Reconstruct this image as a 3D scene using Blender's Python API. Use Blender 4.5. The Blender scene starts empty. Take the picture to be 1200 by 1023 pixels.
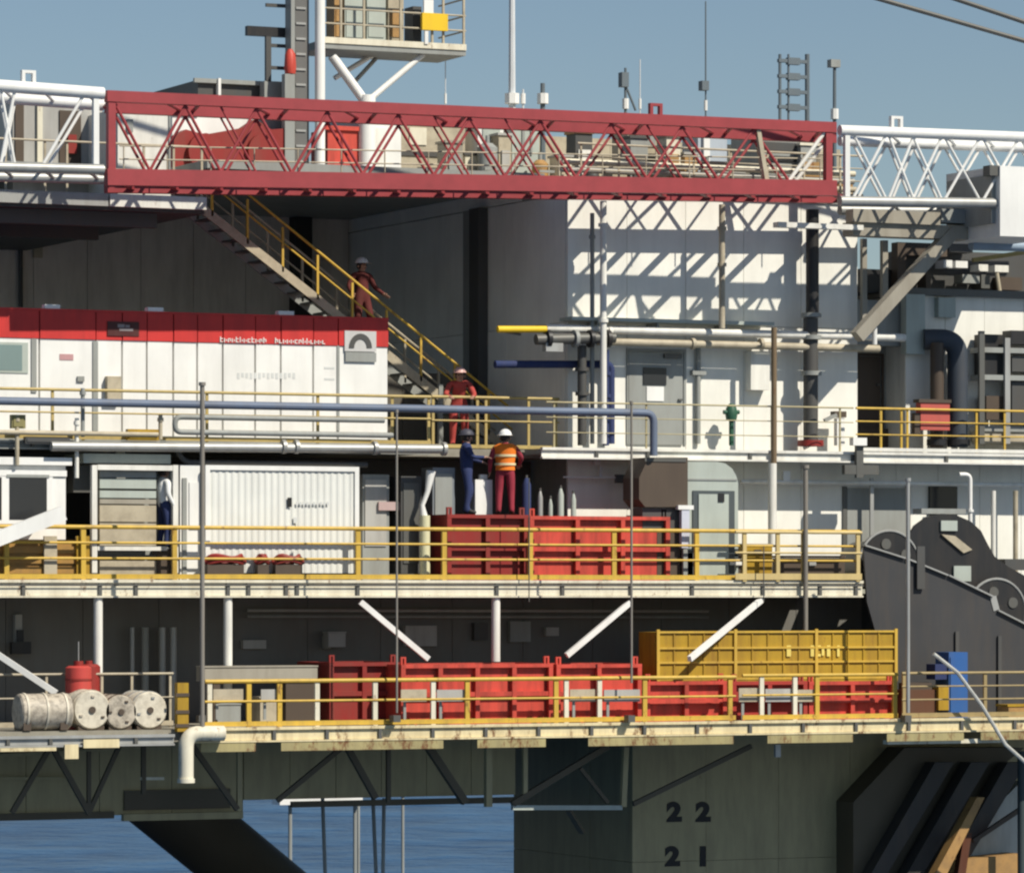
import bpy, bmesh, math, random
from mathutils import Vector, Matrix
random.seed(7)
R = math.radians
scene = bpy.context.scene
col = scene.collection

# ------------------------------------------------------------------ camera
YAW = R(25.0); DIST = 100.0; FPX = 5400.0; HOR = 695.0; CZ = 10.0
CAM = Vector((-DIST*math.sin(YAW), -DIST*math.cos(YAW), CZ))
cd = bpy.data.cameras.new('camera'); cam = bpy.data.objects.new('camera', cd); col.objects.link(cam)
cam.location = CAM; cam.rotation_euler = (R(90), 0, -YAW)
cd.sensor_width = 36; cd.lens = 36*FPX/1200; cd.shift_y = (HOR-511.5)/1200
cd.clip_start = 1; cd.clip_end = 60000
scene.camera = cam
# ------------------------------------------------------------------ sky, sun, exposure
SUN_AZ = R(27.0); SUN_EL = R(46.0)       # azimuth to the right of the facade normal
sdir = Vector((math.sin(SUN_AZ)*math.cos(SUN_EL), -math.cos(SUN_AZ)*math.cos(SUN_EL), math.sin(SUN_EL)))
world = bpy.data.worlds.new('World'); scene.world = world; world.use_nodes = True
nt = world.node_tree; nt.nodes.clear()
sky = nt.nodes.new('ShaderNodeTexSky'); sky.sky_type = 'NISHITA'; sky.sun_disc = False
sky.sun_elevation = SUN_EL; sky.sun_rotation = math.atan2(sdir.x, sdir.y)
sky.air_density = 1.0; sky.dust_density = 0.3; sky.ozone_density = 2.6; sky.altitude = 0
bg = nt.nodes.new('ShaderNodeBackground'); bg.inputs['Strength'].default_value = 0.06
wo = nt.nodes.new('ShaderNodeOutputWorld')
nt.links.new(sky.outputs[0], bg.inputs[0]); nt.links.new(bg.outputs[0], wo.inputs[0])
sl = bpy.data.lights.new('sun', 'SUN'); sl.energy = 4.4; sl.angle = R(0.5); sl.color = (1.0, 0.94, 0.82)
so = bpy.data.objects.new('sun', sl); col.objects.link(so)
so.rotation_euler = (-sdir).to_track_quat('-Z', 'Y').to_euler(); so.location = (0, -40, 60)
scene.view_settings.view_transform = 'Standard'; scene.view_settings.look = 'None'
scene.view_settings.exposure = 0.28; scene.view_settings.gamma = 1.0
scene.view_settings.use_curve_mapping = False
scene.cycles.max_bounces = 6
scene.cycles.filter_width = 2.3

# ------------------------------------------------------------------ pixel measurement -> metres
FW = Vector((math.sin(YAW), math.cos(YAW), 0)); RT = Vector((math.cos(YAW), -math.sin(YAW), 0))
def W(px, py, Y):
    u = (px-600)/FPX; v = (HOR-py)/FPX
    t = (Y-CAM.y)/(FW.y+u*RT.y)
    return Vector((CAM.x+t*(FW.x+u*RT.x), Y, CZ+t*v))
def XX(px, Y): return W(px, HOR, Y).x
def ZZ(py, px, Y): return W(px, py, Y).z
def Yat(px, X):                      # depth at which the sight line of column px meets the plane x = X
    u = (px-600)/FPX
    t = (X-CAM.x)/(FW.x+u*RT.x)
    return CAM.y+t*(FW.y+u*RT.y)

# ------------------------------------------------------------------ materials
_m = {}
def mat(name, c, rough=0.55, metal=0.0, dirt=0.25, rust=0.0, streak=True, dcol=(0.12, 0.09, 0.06), bump=0.0, scale=1.0):
    if name in _m: return _m[name]
    m = bpy.data.materials.new(name); m.use_nodes = True; _m[name] = m
    n = m.node_tree.nodes; l = m.node_tree.links
    b = n['Principled BSDF']; b.inputs['Roughness'].default_value = rough; b.inputs['Metallic'].default_value = metal
    b.inputs['Specular IOR Level'].default_value = 0.35
    g = n.new('ShaderNodeNewGeometry')
    mp = n.new('ShaderNodeMapping'); mp.inputs['Scale'].default_value = (2.2*scale, 2.2*scale, (0.35 if streak else 2.2)*scale)
    l.new(g.outputs['Position'], mp.inputs['Vector'])
    nz = n.new('ShaderNodeTexNoise'); nz.inputs['Scale'].default_value = 1.6; nz.inputs['Detail'].default_value = 8; nz.inputs['Roughness'].default_value = 0.65
    l.new(mp.outputs[0], nz.inputs['Vector'])
    rp = n.new('ShaderNodeValToRGB'); rp.color_ramp.elements[0].position = 0.42; rp.color_ramp.elements[1].position = 0.78
    rp.color_ramp.elements[0].color = (0, 0, 0, 1); rp.color_ramp.elements[1].color = (dirt*1.6,)*3+(1,)
    l.new(nz.outputs['Fac'], rp.inputs[0])
    mx = n.new('ShaderNodeMix'); mx.data_type = 'RGBA'
    mx.inputs['A'].default_value = (*c, 1); mx.inputs['B'].default_value = (*[0.35*a+0.65*d for a, d in zip(c, dcol)], 1)
    l.new(rp.outputs[0], mx.inputs['Factor'])
    out = mx.outputs['Result']
    # fine value variation
    n2 = n.new('ShaderNodeTexNoise'); n2.inputs['Scale'].default_value = 0.9; n2.inputs['Detail'].default_value = 4
    l.new(g.outputs['Position'], n2.inputs['Vector'])
    hv = n.new('ShaderNodeHueSaturation')
    mr = n.new('ShaderNodeMapRange'); mr.inputs['To Min'].default_value = 0.82; mr.inputs['To Max'].default_value = 1.14
    l.new(n2.outputs['Fac'], mr.inputs['Value']); l.new(mr.outputs[0], hv.inputs['Value']); l.new(out, hv.inputs['Color'])
    out = hv.outputs[0]
    if rust > 0:
        n3 = n.new('ShaderNodeTexNoise'); n3.inputs['Scale'].default_value = 2.6; n3.inputs['Detail'].default_value = 10; n3.inputs['Roughness'].default_value = 0.75
        mp3 = n.new('ShaderNodeMapping'); mp3.inputs['Scale'].default_value = (1.5, 1.5, 0.7)
        l.new(g.outputs['Position'], mp3.inputs['Vector']); l.new(mp3.outputs[0], n3.inputs['Vector'])
        r3 = n.new('ShaderNodeValToRGB'); r3.color_ramp.elements[0].position = 0.70-0.26*rust; r3.color_ramp.elements[1].position = 0.78-0.26*rust+0.03
        l.new(n3.outputs['Fac'], r3.inputs[0])
        m3 = n.new('ShaderNodeMix'); m3.data_type = 'RGBA'; m3.inputs['B'].default_value = (0.16, 0.065, 0.025, 1)
        l.new(r3.outputs[0], m3.inputs['Factor']); l.new(out, m3.inputs['A']); out = m3.outputs['Result']
    l.new(out, b.inputs['Base Color'])
    if bump > 0:
        bp = n.new('ShaderNodeBump'); bp.inputs['Strength'].default_value = bump; bp.inputs['Distance'].default_value = 0.03
        l.new(nz.outputs['Fac'], bp.inputs['Height']); l.new(bp.outputs[0], b.inputs['Normal'])
    return m
WHITE = mat('white_paint', (0.78, 0.76, 0.69), dirt=0.30, rust=0.22)
WALLW = mat('cream_white_wall', (0.84, 0.82, 0.74), dirt=0.12, rust=0.12)
WHITE2 = mat('clean_white_paint', (0.80, 0.79, 0.75), dirt=0.12)
CREAM = mat('cream_beam_paint', (0.76, 0.71, 0.56), dirt=0.4, rust=0.5, dcol=(0.2, 0.13, 0.05))
SHADEW = mat('grey_white_plating', (0.42, 0.41, 0.38), dirt=0.3, rust=0.12)
GREY = mat('grey_paint', (0.30, 0.31, 0.29), dirt=0.3, rust=0.12)
LGREY = mat('light_grey_green_paint', (0.42, 0.46, 0.41), dirt=0.2)
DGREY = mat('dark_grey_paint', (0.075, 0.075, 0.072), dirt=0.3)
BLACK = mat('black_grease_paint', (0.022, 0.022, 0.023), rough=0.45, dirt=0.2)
BROWN = mat('brown_paint', (0.085, 0.062, 0.045), dirt=0.3)
RED = mat('red_container_paint', (0.60, 0.075, 0.05), rough=0.5, dirt=0.8, rust=0.25, dcol=(0.12, 0.03, 0.02))
DRED = mat('dark_red_paint', (0.26, 0.025, 0.02), dirt=0.35)
BOOMR = mat('faded_boom_red', (0.33, 0.05, 0.055), rough=0.5, dirt=0.3, streak=False, dcol=(0.15, 0.03, 0.03))
CABR = mat('cabin_red', (0.58, 0.035, 0.03), dirt=0.4, dcol=(0.2, 0.02, 0.02))
YEL = mat('yellow_rail_paint', (0.62, 0.40, 0.055), dirt=0.4, rust=0.45)
YEL2 = mat('yellow_container_paint', (0.42, 0.26, 0.02), dirt=0.8, rust=0.25, dcol=(0.2, 0.1, 0.02))
BYEL = mat('bright_yellow_paint', (0.80, 0.52, 0.02), dirt=0.15)
BLUEP = mat('blue_pipe_paint', (0.13, 0.165, 0.235), dirt=0.3)
BLUE = mat('blue_box_paint', (0.03, 0.11, 0.32), dirt=0.3)
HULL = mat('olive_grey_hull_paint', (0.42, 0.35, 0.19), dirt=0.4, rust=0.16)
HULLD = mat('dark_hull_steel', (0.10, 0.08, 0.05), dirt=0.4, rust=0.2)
RUSTY = mat('rusty_ochre_steel', (0.42, 0.24, 0.085), dirt=0.45, rust=0.5, streak=False)
STEEL = mat('galvanised_steel', (0.40, 0.40, 0.38), rough=0.45, metal=0.3, dirt=0.3)
ANT = mat('blue_grey_antenna_steel', (0.13, 0.16, 0.18), dirt=0.2)
DSTEEL = mat('weathered_dark_steel', (0.12, 0.12, 0.11), rough=0.5, metal=0.2, dirt=0.3)
BEIGE = mat('beige_machine_paint', (0.46, 0.40, 0.29), dirt=0.45, rust=0.25, streak=False)
FLOORM = mat('deck_steel', (0.27, 0.25, 0.20), rough=0.7, dirt=0.4, rust=0.2, streak=False)
GLASS = mat('window_glass', (0.20, 0.27, 0.26), rough=0.12, dirt=0.05)
DGLASS = mat('dark_window_glass', (0.03, 0.032, 0.035), rough=0.15, dirt=0.05)
GREEN = mat('green_paint', (0.02, 0.10, 0.06), dirt=0.2)
INK = mat('black_lettering', (0.012, 0.012, 0.012), dirt=0.1)
MARKW = mat('white_lettering', (0.78, 0.74, 0.70), dirt=0.1)
MARKG = mat('faint_grey_lettering', (0.62, 0.63, 0.61), dirt=0.1)
SKIN = mat('skin', (0.40, 0.23, 0.16), dirt=0.0)
NAVY = mat('navy_cloth', (0.025, 0.04, 0.12), rough=0.85, dirt=0.2)
MAROON = mat('maroon_cloth', (0.30, 0.03, 0.05), rough=0.85, dirt=0.2)
DKRED = mat('dark_red_cloth', (0.11, 0.022, 0.02), rough=0.85, dirt=0.2)
REDC = mat('red_cloth', (0.42, 0.06, 0.05), rough=0.85, dirt=0.2)
ORANGE = mat('orange_vest_cloth', (0.90, 0.22, 0.02), rough=0.8, dirt=0.1)
SILV = mat('reflective_strip', (0.70, 0.60, 0.35), rough=0.4, dirt=0.1)
HELM = mat('white_helmet', (0.82, 0.82, 0.80), rough=0.3, dirt=0.02)
PINKH = mat('pale_pink_helmet', (0.62, 0.38, 0.34), rough=0.4, dirt=0.02)
BOOT = mat('black_boots', (0.02, 0.02, 0.02), rough=0.6, dirt=0.1)
WCLOTH = mat('white_cloth', (0.75, 0.75, 0.73), rough=0.85, dirt=0.1)

# ------------------------------------------------------------------ mesh helpers
class MB:
    def __init__(s): s.v = []; s.f = []
    def poly(s, vs, fs):
        o = len(s.v); s.v += [tuple(v) for v in vs]; s.f += [tuple(i+o for i in f) for f in fs]; return s
    def box(s, a, b):
        x0, x1 = sorted((a[0], b[0])); y0, y1 = sorted((a[1], b[1])); z0, z1 = sorted((a[2], b[2]))
        return s.poly([(x0,y0,z0),(x1,y0,z0),(x1,y1,z0),(x0,y1,z0),(x0,y0,z1),(x1,y0,z1),(x1,y1,z1),(x0,y1,z1)],
                      [(0,3,2,1),(4,5,6,7),(0,1,5,4),(1,2,6,5),(2,3,7,6),(3,0,4,7)])
    def bar(s, p, q, w, h=None):
        h = h or w; p = Vector(p); q = Vector(q); d = (q-p).normalized()
        up = Vector((0,0,1)) if abs(d.z) < 0.95 else Vector((0,1,0))
        a = d.cross(up).normalized()*w/2; b = a.cross(d).normalized()*h/2
        vs = [p-a-b,p+a-b,p+a+b,p-a+b,q-a-b,q+a-b,q+a+b,q-a+b]
        return s.poly(vs, [(0,1,2,3),(7,6,5,4),(0,4,5,1),(1,5,6,2),(2,6,7,3),(3,7,4,0)])
    def tube(s, pts, r, n=10, caps=True):
        pts = [Vector(p) for p in pts]; rings = []
        rr = r if isinstance(r, (list, tuple)) else [r]*len(pts)
        prev = None
        for i, p in enumerate(pts):
            d = ((pts[min(i+1, len(pts)-1)]-p).normalized()+(p-pts[max(i-1, 0)]).normalized()).normalized()
            if prev is None:
                up = Vector((0,0,1)) if abs(d.z) < 0.9 else Vector((0,1,0))
                a = d.cross(up).normalized()
            else: a = (prev-d*prev.dot(d)).normalized()
            prev = a; b = d.cross(a)
            rings.append([p+(a*math.cos(2*math.pi*k/n)+b*math.sin(2*math.pi*k/n))*rr[i] for k in range(n)])
        vs = [v for g in rings for v in g]; fs = []
        for i in range(len(pts)-1):
            for k in range(n): fs.append((i*n+k, i*n+(k+1)%n, (i+1)*n+(k+1)%n, (i+1)*n+k))
        if caps: fs += [tuple(range(n-1,-1,-1)), tuple(range((len(pts)-1)*n, len(pts)*n))]
        return s.poly(vs, fs)
    def prism(s, pts, y0, y1):          # pts: (x, z) outline, extruded in y
        n = len(pts)
        vs = [(x, y0, z) for x, z in pts]+[(x, y1, z) for x, z in pts]
        return s.poly(vs, [tuple(range(n)), tuple(range(2*n-1, n-1, -1))]+[(i, n+i, n+(i+1)%n, (i+1)%n) for i in range(n)])
    def mesh(s, name, m, smooth=False):
        me = bpy.data.meshes.new(name); me.from_pydata(s.v, [], s.f)
        bm = bmesh.new(); bm.from_mesh(me); bmesh.ops.recalc_face_normals(bm, faces=bm.faces); bm.to_mesh(me); bm.free()
        if m: me.materials.append(m)
        if smooth:
            me.polygons.foreach_set('use_smooth', [True]*len(me.polygons))
            me.set_sharp_from_angle(angle=R(40))
        return me
    def build(s, name, m, parent=None, smooth=False, **tags):
        return link(name, s.mesh(name, m, smooth), parent, **tags)
def link(name, me, parent=None, label=None, cat=None, group=None, kind=None):
    o = bpy.data.objects.new(name, me); col.objects.link(o); o.parent = parent
    if parent is not None: o.matrix_parent_inverse = Matrix.Translation(-parent.location)
    if label: o['label'] = label
    if cat: o['category'] = cat
    if group: o['group'] = group
    if kind: o['kind'] = kind
    return o
def thing(name, loc, label, cat, group=None):
    return link(name, None, None, label, cat, group) if False else _thing(name, loc, label, cat, group)
def _thing(name, loc, label, cat, group):
    o = bpy.data.objects.new(name, None); col.objects.link(o); o.location = loc; o.empty_display_size = 0.2
    o['label'] = label; o['category'] = cat
    if group: o['group'] = group
    return o
def B(a, b): return MB().box(a, b)
def T(pts, r, n=10): return MB().tube(pts, r, n)
def bend(pts, rad=0.25, n=5):
    pts = [Vector(p) for p in pts]; out = [pts[0]]
    for i in range(1, len(pts)-1):
        a = (pts[i-1]-pts[i]); b = (pts[i+1]-pts[i]); r = min(rad, a.length*0.49, b.length*0.49)
        p0 = pts[i]+a.normalized()*r; p1 = pts[i]+b.normalized()*r
        for k in range(n+1):
            t = k/n; out.append(p0*(1-t)**2+pts[i]*2*t*(1-t)+p1*t*t)
    out.append(pts[-1]); return out
def pb(x0, y0, x1, y1, Y, d):           # box seen at photo columns x0..x1, rows y0..y1, front at depth Y, d metres deep
    xm = (x0+x1)/2
    return B((XX(x0, Y), Y, ZZ(y0, xm, Y)), (XX(x1, Y), Y+d, ZZ(y1, xm, Y)))
def base(x0, x1, y1, Y, d=0): xm = (x0+x1)/2; return (XX(xm, Y), Y+d/2, ZZ(y1, xm, Y))

# ------------------------------------------------------------------ levels (metres above the sea)
Z_LOW, Z_MID, Z_UP, Z_TOP = 7.2, 10.25, 13.2, 18.55
Y_LOW, Y_MID, Y_WALK, Y_WALL = -2.0, 0.0, 1.5, 2.45
XL, XR = -14.0, 15.5                     # the rig runs on past both sides of the frame

# ================================================================== SETTING
def sea():
    bm = bmesh.new()
    S = 24000
    vs = [bm.verts.new(p) for p in ((-S,-300,0),(S,-300,0),(S,S*2,0),(-S,S*2,0))]
    bm.faces.new(vs); me = bpy.data.meshes.new('sea'); bm.to_mesh(me); bm.free()
    m = bpy.data.materials.new('sea_water'); m.use_nodes = True; n = m.node_tree.nodes; l = m.node_tree.links
    b = n['Principled BSDF']; b.inputs['Roughness'].default_value = 0.28; b.inputs['IOR'].default_value = 1.33
    g = n.new('ShaderNodeNewGeometry'); mp = n.new('ShaderNodeMapping'); mp.inputs['Scale'].default_value = (0.16, 0.14, 1)
    mp.inputs['Rotation'].default_value = (0, 0, R(25))
    l.new(g.outputs['Position'], mp.inputs['Vector'])
    nz = n.new('ShaderNodeTexNoise'); nz.inputs['Scale'].default_value = 1.0; nz.inputs['Detail'].default_value = 7; nz.inputs['Roughness'].default_value = 0.6
    l.new(mp.outputs[0], nz.inputs['Vector'])
    rp = n.new('ShaderNodeValToRGB'); rp.color_ramp.elements[0].position = 0.38; rp.color_ramp.elements[1].position = 0.62
    rp.color_ramp.elements[0].color = (0.008, 0.036, 0.095, 1); rp.color_ramp.elements[1].color = (0.022, 0.082, 0.18, 1)
    l.new(nz.outputs['Fac'], rp.inputs[0]); l.new(rp.outputs[0], b.inputs['Base Color'])
    bp = n.new('ShaderNodeBump'); bp.inputs['Strength'].default_value = 1.0; bp.inputs['Distance'].default_value = 1.2
    l.new(nz.outputs['Fac'], bp.inputs['Height']); l.new(bp.outputs[0], b.inputs['Normal'])
    me.materials.append(m); link('sea', me, kind='structure')
sea()

XW0_ = XX(665, Y_WALL)
# decks: each a deck plate with an edge girder made of separate pieces
def deck(name, x0, x1, y0, y1, z, th, label, m=FLOORM):
    t = thing(name, ((x0+x1)/2, (y0+y1)/2, z-th), label, 'deck')
    B((x0, y0+0.14, z-th), (x1, y1, z)).build('deck_plate', m, t)
    return t
lower = deck('lower_deck', XL, XR, Y_LOW, 16, Z_LOW, 0.25, 'lower steel deck with pale edge beam below the yellow skip')
mid = deck('middle_deck', XL, XX(1008, 0), Y_MID, 16, Z_MID, 0.25, 'middle steel deck edged by a broad cream beam')
upl = deck('upper_platform', XL, XX(505, 0.6), 0.6, 6.9, Z_UP, 0.18, 'upper platform under the red and white cabin')
upr = deck('upper_walkway', XX(636, Y_WALK), XR, Y_WALK, Y_WALL-0.005, Z_UP, 0.12, 'narrow white upper walkway along the white wall', GREY)
# girders
def girder(parent, x0, x1, y, ztop, h, m, stiff, lip=0.05):
    B((x0, y, ztop-0.05), (x1, y+0.135, ztop+0.012)).build('top_flange', m, parent)
    B((x0, y+0.06, ztop-h+0.04), (x1, y+0.10, ztop-0.055)).build('girder_web', m, parent)
    B((x0, y+0.005, ztop-h), (x1, y+0.135, ztop-h+0.036)).build('bottom_flange', m, parent)
    me = B((-0.035, 0, 0), (0.035, 0.05, h-0.10)).mesh('stiffener', DSTEEL)
    for sx in stiff:
        o = link('stiffener', me, parent); o.location = (sx, y+0.008, ztop-h+0.04)
        o.matrix_parent_inverse = Matrix.Translation(-parent.location)
girder(mid, XL, XX(1012, 0), Y_MID, Z_MID+0.02, 0.36, CREAM, [XX(p, 0) for p in (-40, 28, 118, 160, 268, 292, 336, 349, 420, 583, 660, 740, 812, 895, 962, 1004)])
B((XL, Y_MID-0.012, Z_MID-0.095), (XX(1012, 0), Y_MID-0.002, Z_MID-0.065)).build('edge_strip', DSTEEL, mid)
girder(lower, XX(222, Y_LOW), XR, Y_LOW, Z_LOW+0.02, 0.30, mat('yellowed_cream_paint', (0.74, 0.63, 0.38), dirt=0.45, rust=0.62, dcol=(0.2, 0.12, 0.04)), [XX(p, Y_LOW) for p in range(260, 1260, 62)])
girder(lower, XL, XX(205, Y_LOW), Y_LOW, Z_LOW-0.10, 0.22, STEEL, [XX(p, Y_LOW) for p in range(-40, 210, 50)])
for (a, b_) in ((236, 300), (330, 520), (560, 640), (690, 860), (900, 1000), (1040, 1130), (1150, 1240)):
    B((XX(a, Y_LOW), Y_LOW+0.02, Z_LOW-0.47), (XX(b_, Y_LOW), Y_LOW+0.06, Z_LOW-0.285)).build('skirt_plate', mat('olive_skirt_paint', (0.40, 0.34, 0.16), dirt=0.5, rust=0.75), lower)
girder(upr, XX(636, Y_WALK), XR, Y_WALK, Z_UP+0.02, 0.24, WHITE, [XX(p, Y_WALK) for p in (700, 760, 880, 1000, 1110)])
B((XX(505, 0.6)+0.002, 2.5, Z_UP-0.18), (XW0_-0.05, 6.9, Z_UP)).build('rear_deck_plate', FLOORM, upl)
girder(upl, XL, XX(505, 0.6), 0.6, Z_UP-0.02, 0.18, GREY, [XX(p, 0.55) for p in (40, 130, 230, 330, 420)])
B((upl.location.x-1, 0.75, Z_UP-0.8), (upl.location.x-0.8, 0.95, Z_UP-0.18)).build('support_stub', GREY, upl)

# ================================================================== WALLS AND HOUSES
def plated(parent, x0, x1, y, z0, z1, th, nx, nz, m, gap=0.012, name='wall_plate', ax='x'):
    """wall of separate welded plates; ax is the direction the wall runs"""
    dx = (x1-x0)/nx; dz = (z1-z0)/nz
    for i in range(nx):
        for k in range(nz):
            off = random.uniform(0, 0.006)
            if ax == 'x': b = B((x0+i*dx+gap/2, y-off, z0+k*dz+gap/2), (x0+(i+1)*dx-gap/2, y+th, z0+(k+1)*dz-gap/2))
            else: b = B((y-off, x0+i*dx+gap/2, z0+k*dz+gap/2), (y+th, x0+(i+1)*dx-gap/2, z0+(k+1)*dz-gap/2))
            b.build(name, m, parent)
# --- white block with the boom's shadow on it
XW0, XW1 = XX(665, Y_WALL), XX(1005, Y_WALL)
ZB1 = 18.95; ZBK = 19.5; ZREAR = 19.5; YR0 = 4.8; YRF = 6.2
YL1 = Yat(402, XW0)
blk = thing('white_deckhouse', ((XW0+XW1)/2, Y_WALL+3, Z_UP), 'tall white deckhouse with grey door, lattice shadow across its front', 'building')
B((XW0+0.09, Y_WALL+0.09, Z_MID), (XW1-0.01, YL1, ZB1-0.02)).build('core_wall', SHADEW, blk)
B((XW0+0.09, YR0, ZB1-0.02), (XW1-0.01, YL1, ZREAR)).build('rear_upper_wall', BEIGE, blk)
plated(blk, YR0, YL1, XW0, ZB1+0.01, ZREAR, 0.08, 3, 1, WALLW, ax='y', name='side_plate')
plated(blk, XW0, XW1, Y_WALL, Z_UP+0.03, ZB1, 0.08, 5, 2, WALLW)
plated(blk, XW0, XW1, Y_WALL, Z_MID, Z_UP-0.13, 0.08, 5, 1, WALLW)
plated(blk, Y_WALL+0.1, YL1, XW0, Z_UP, ZB1, 0.08, 4, 2, WALLW, ax='y', name='side_plate')
B((XW0-0.03, Y_WALL-0.05, ZB1), (XW1+0.4, YR0-0.01, ZB1+0.15)).build('roof_slab', GREY, blk)
def door(parent, x0, y0, x1, y1, Y, m, win=None, note=None, handle_side=1):
    d = pb(x0, y0, x1, y1, Y-0.05, 0.045); o = d.build('door', m, parent)
    fx = XX(x0, Y), XX(x1, Y); z1 = ZZ(y0, (x0+x1)/2, Y); z0 = ZZ(y1, (x0+x1)/2, Y)
    MB().box((fx[0]-0.07, Y-0.04, z0), (fx[0]-0.012, Y-0.003, z1+0.07)).box((fx[1]+0.012, Y-0.04, z0), (fx[1]+0.07, Y-0.003, z1+0.07)).box((fx[0]-0.01, Y-0.04, z1+0.012), (fx[1]+0.01, Y-0.003, z1+0.07)).build('door_frame', m, o)
    if win: pb(*win, Y-0.075, 0.02).build('pane', DGLASS, o)
    if note: pb(*note, Y-0.07, 0.015).build('notice_plate', WHITE2, o)
    hx = fx[1]-0.1 if handle_side > 0 else fx[0]+0.1
    B((hx-0.05, Y-0.10, z0+1.0), (hx+0.05, Y-0.055, z0+1.04)).build('handle', DSTEEL, o)
    return o
d1 = door(blk, 737, 413, 800, 521, Y_WALL, GREY, win=(754, 431, 781, 451), note=(758, 453, 778, 470))
B((XX(776, Y_WALL), Y_WALL-0.14, ZZ(420, 780, Y_WALL)), (XX(796, Y_WALL), Y_WALL-0.06, ZZ(415, 780, Y_WALL))).build('door_closer', DSTEEL, d1)
T([W(818, 405, Y_WALL-0.08), W(818, 520, Y_WALL-0.08)], 0.06).build('drain_pipe', GREY, blk, True)
B(W(812, 434, Y_WALL-0.16), W(824, 440, Y_WALL-0.002)).build('pipe_clip', GREY, blk)
pb(880, 412, 902, 457, Y_WALL-0.3, 0.296).build('junction_box', WHITE, blk)
# --- recessed bay right of the block
bay = thing('recessed_bay', (XX(1030, 3.4), 4, Z_UP), 'shaded grey bay with a brown door between two white walls', 'building')
YB = 3.5
pb(985, 352, 1075, 540, YB, 3).build('wall', GREY, bay)
door(bay, 1007, 418, 1032, 502, YB, BROWN)
pb(985, 502, 1062, 523, YB-0.12, 0.11).build('door_sill', BROWN, bay)
# --- right white house
YRH = 2.5
XH0 = XX(1061, YRH)
rh = thing('white_side_house', (XX(1130, YRH), 4, Z_UP), 'white house wall at the right edge behind the dark bent duct', 'building')
zt = ZZ(347, 1130, YRH)
B((XH0+0.05, YRH+0.09, Z_MID), (XR, 9, zt-0.02)).build('core_wall', WHITE, rh)
plated(rh, XH0, XR, YRH, Z_UP+0.03, zt, 0.08, 4, 1, WALLW)
plated(rh, XX(1000, YRH), XR, YRH, Z_MID, Z_UP-0.13, 0.08, 5, 1, WALLW)
B((XH0-0.05, YRH-0.1, zt+0.002), (XR, 9, zt+0.1)).build('roof_slab', GREY, rh)
pb(1062, 345, 1084, 415, YRH-0.26, 0.255).build('wall_cabinet', LGREY, rh)
pb(1100, 349, 1120, 372, YRH-0.2, 0.195).build('wall_cabinet', LGREY, rh)
# --- dark back facade under the top deck, left
YBK = YL1-0.4
bk = thing('shaded_back_wall', (-7, YBK, Z_UP), 'long dark shaded wall behind the outside stair', 'wall')
plated(bk, XL, XW0-0.02, YBK, Z_UP, ZBK-0.1, 0.15, 12, 2, mat('dull_grey_brown_wall', (0.72, 0.66, 0.59), dirt=0.3))
B((XL, YBK+0.16, Z_MID), (XW0+2, YBK+0.4, ZBK-0.225)).build('core_wall', SHADEW, bk)
B((XL, YRF-0.3, ZBK-0.22), (XW0-0.01, YBK+3, ZBK)).build('rear_shade_roof', GREY, bk)  # roof slab extended forward over the stair to keep the back wall shaded
B((XX(243, 3.6), 3.6, ZBK-0.2), (XW0-0.02, YRF-0.302, ZBK-0.01)).build('added_shade_roof', GREY, bk)  # strip added behind the boom only to put the stair in shade
B((XX(346, YBK-0.4), YBK-0.4, Z_UP), (XX(366, YBK-0.4), YBK-0.01, ZBK-0.225)).build('dark_riser', BLACK, bk)
ya_, yb2 = Yat(572, XW0), Yat(548, XW0)
B((XW0-0.25, ya_, Z_UP+0.4), (XW0-0.012, ya_+(yb2-ya_)*0.45, ZB1)).build('wall_duct', DGREY, blk)
B((XW0-0.12, ya_+(yb2-ya_)*0.45+0.02, Z_UP+0.4), (XW0-0.012, yb2, ZB1)).build('wall_duct', GREY, blk)
pb(40, 273, 50, 302, YBK-0.12, 0.1).build('wall_lamp', BEIGE, bk)
T([W(24, 250, YBK-0.1), W(24, 360, YBK-0.1)], 0.06).build('wall_pipe', DGREY, bk)
# --- top deck
YT0 = 3.1
XT1 = XX(240, YT0)
top = thing('top_deck', (-4, 8, Z_TOP-0.3), 'top deck slab with grey edge under the crane boom', 'deck')
B((XL+2, YT0, Z_TOP-0.3), (XT1, YBK-0.02, Z_TOP)).build('deck_plate', DGREY, top)
B((XL+2, YT0-0.1, Z_TOP-0.22), (XX(125, YT0), YT0-0.002, Z_TOP+0.05)).build('edge_beam', STEEL, top)
B((XX(127, YT0), YT0-0.12, Z_TOP-0.22), (XT1, YT0-0.002, Z_TOP+0.05)).build('edge_beam', WHITE, top)
B((XL+2, YT0+0.3, Z_TOP-0.62), (XT1-1, YT0+0.5, Z_TOP-0.305)).build('under_beam', DGREY, top)
B((XL+2, YT0+4, Z_TOP-0.62), (XT1-1, YT0+4.2, Z_TOP-0.305)).build('under_beam', DGREY, top)
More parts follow.
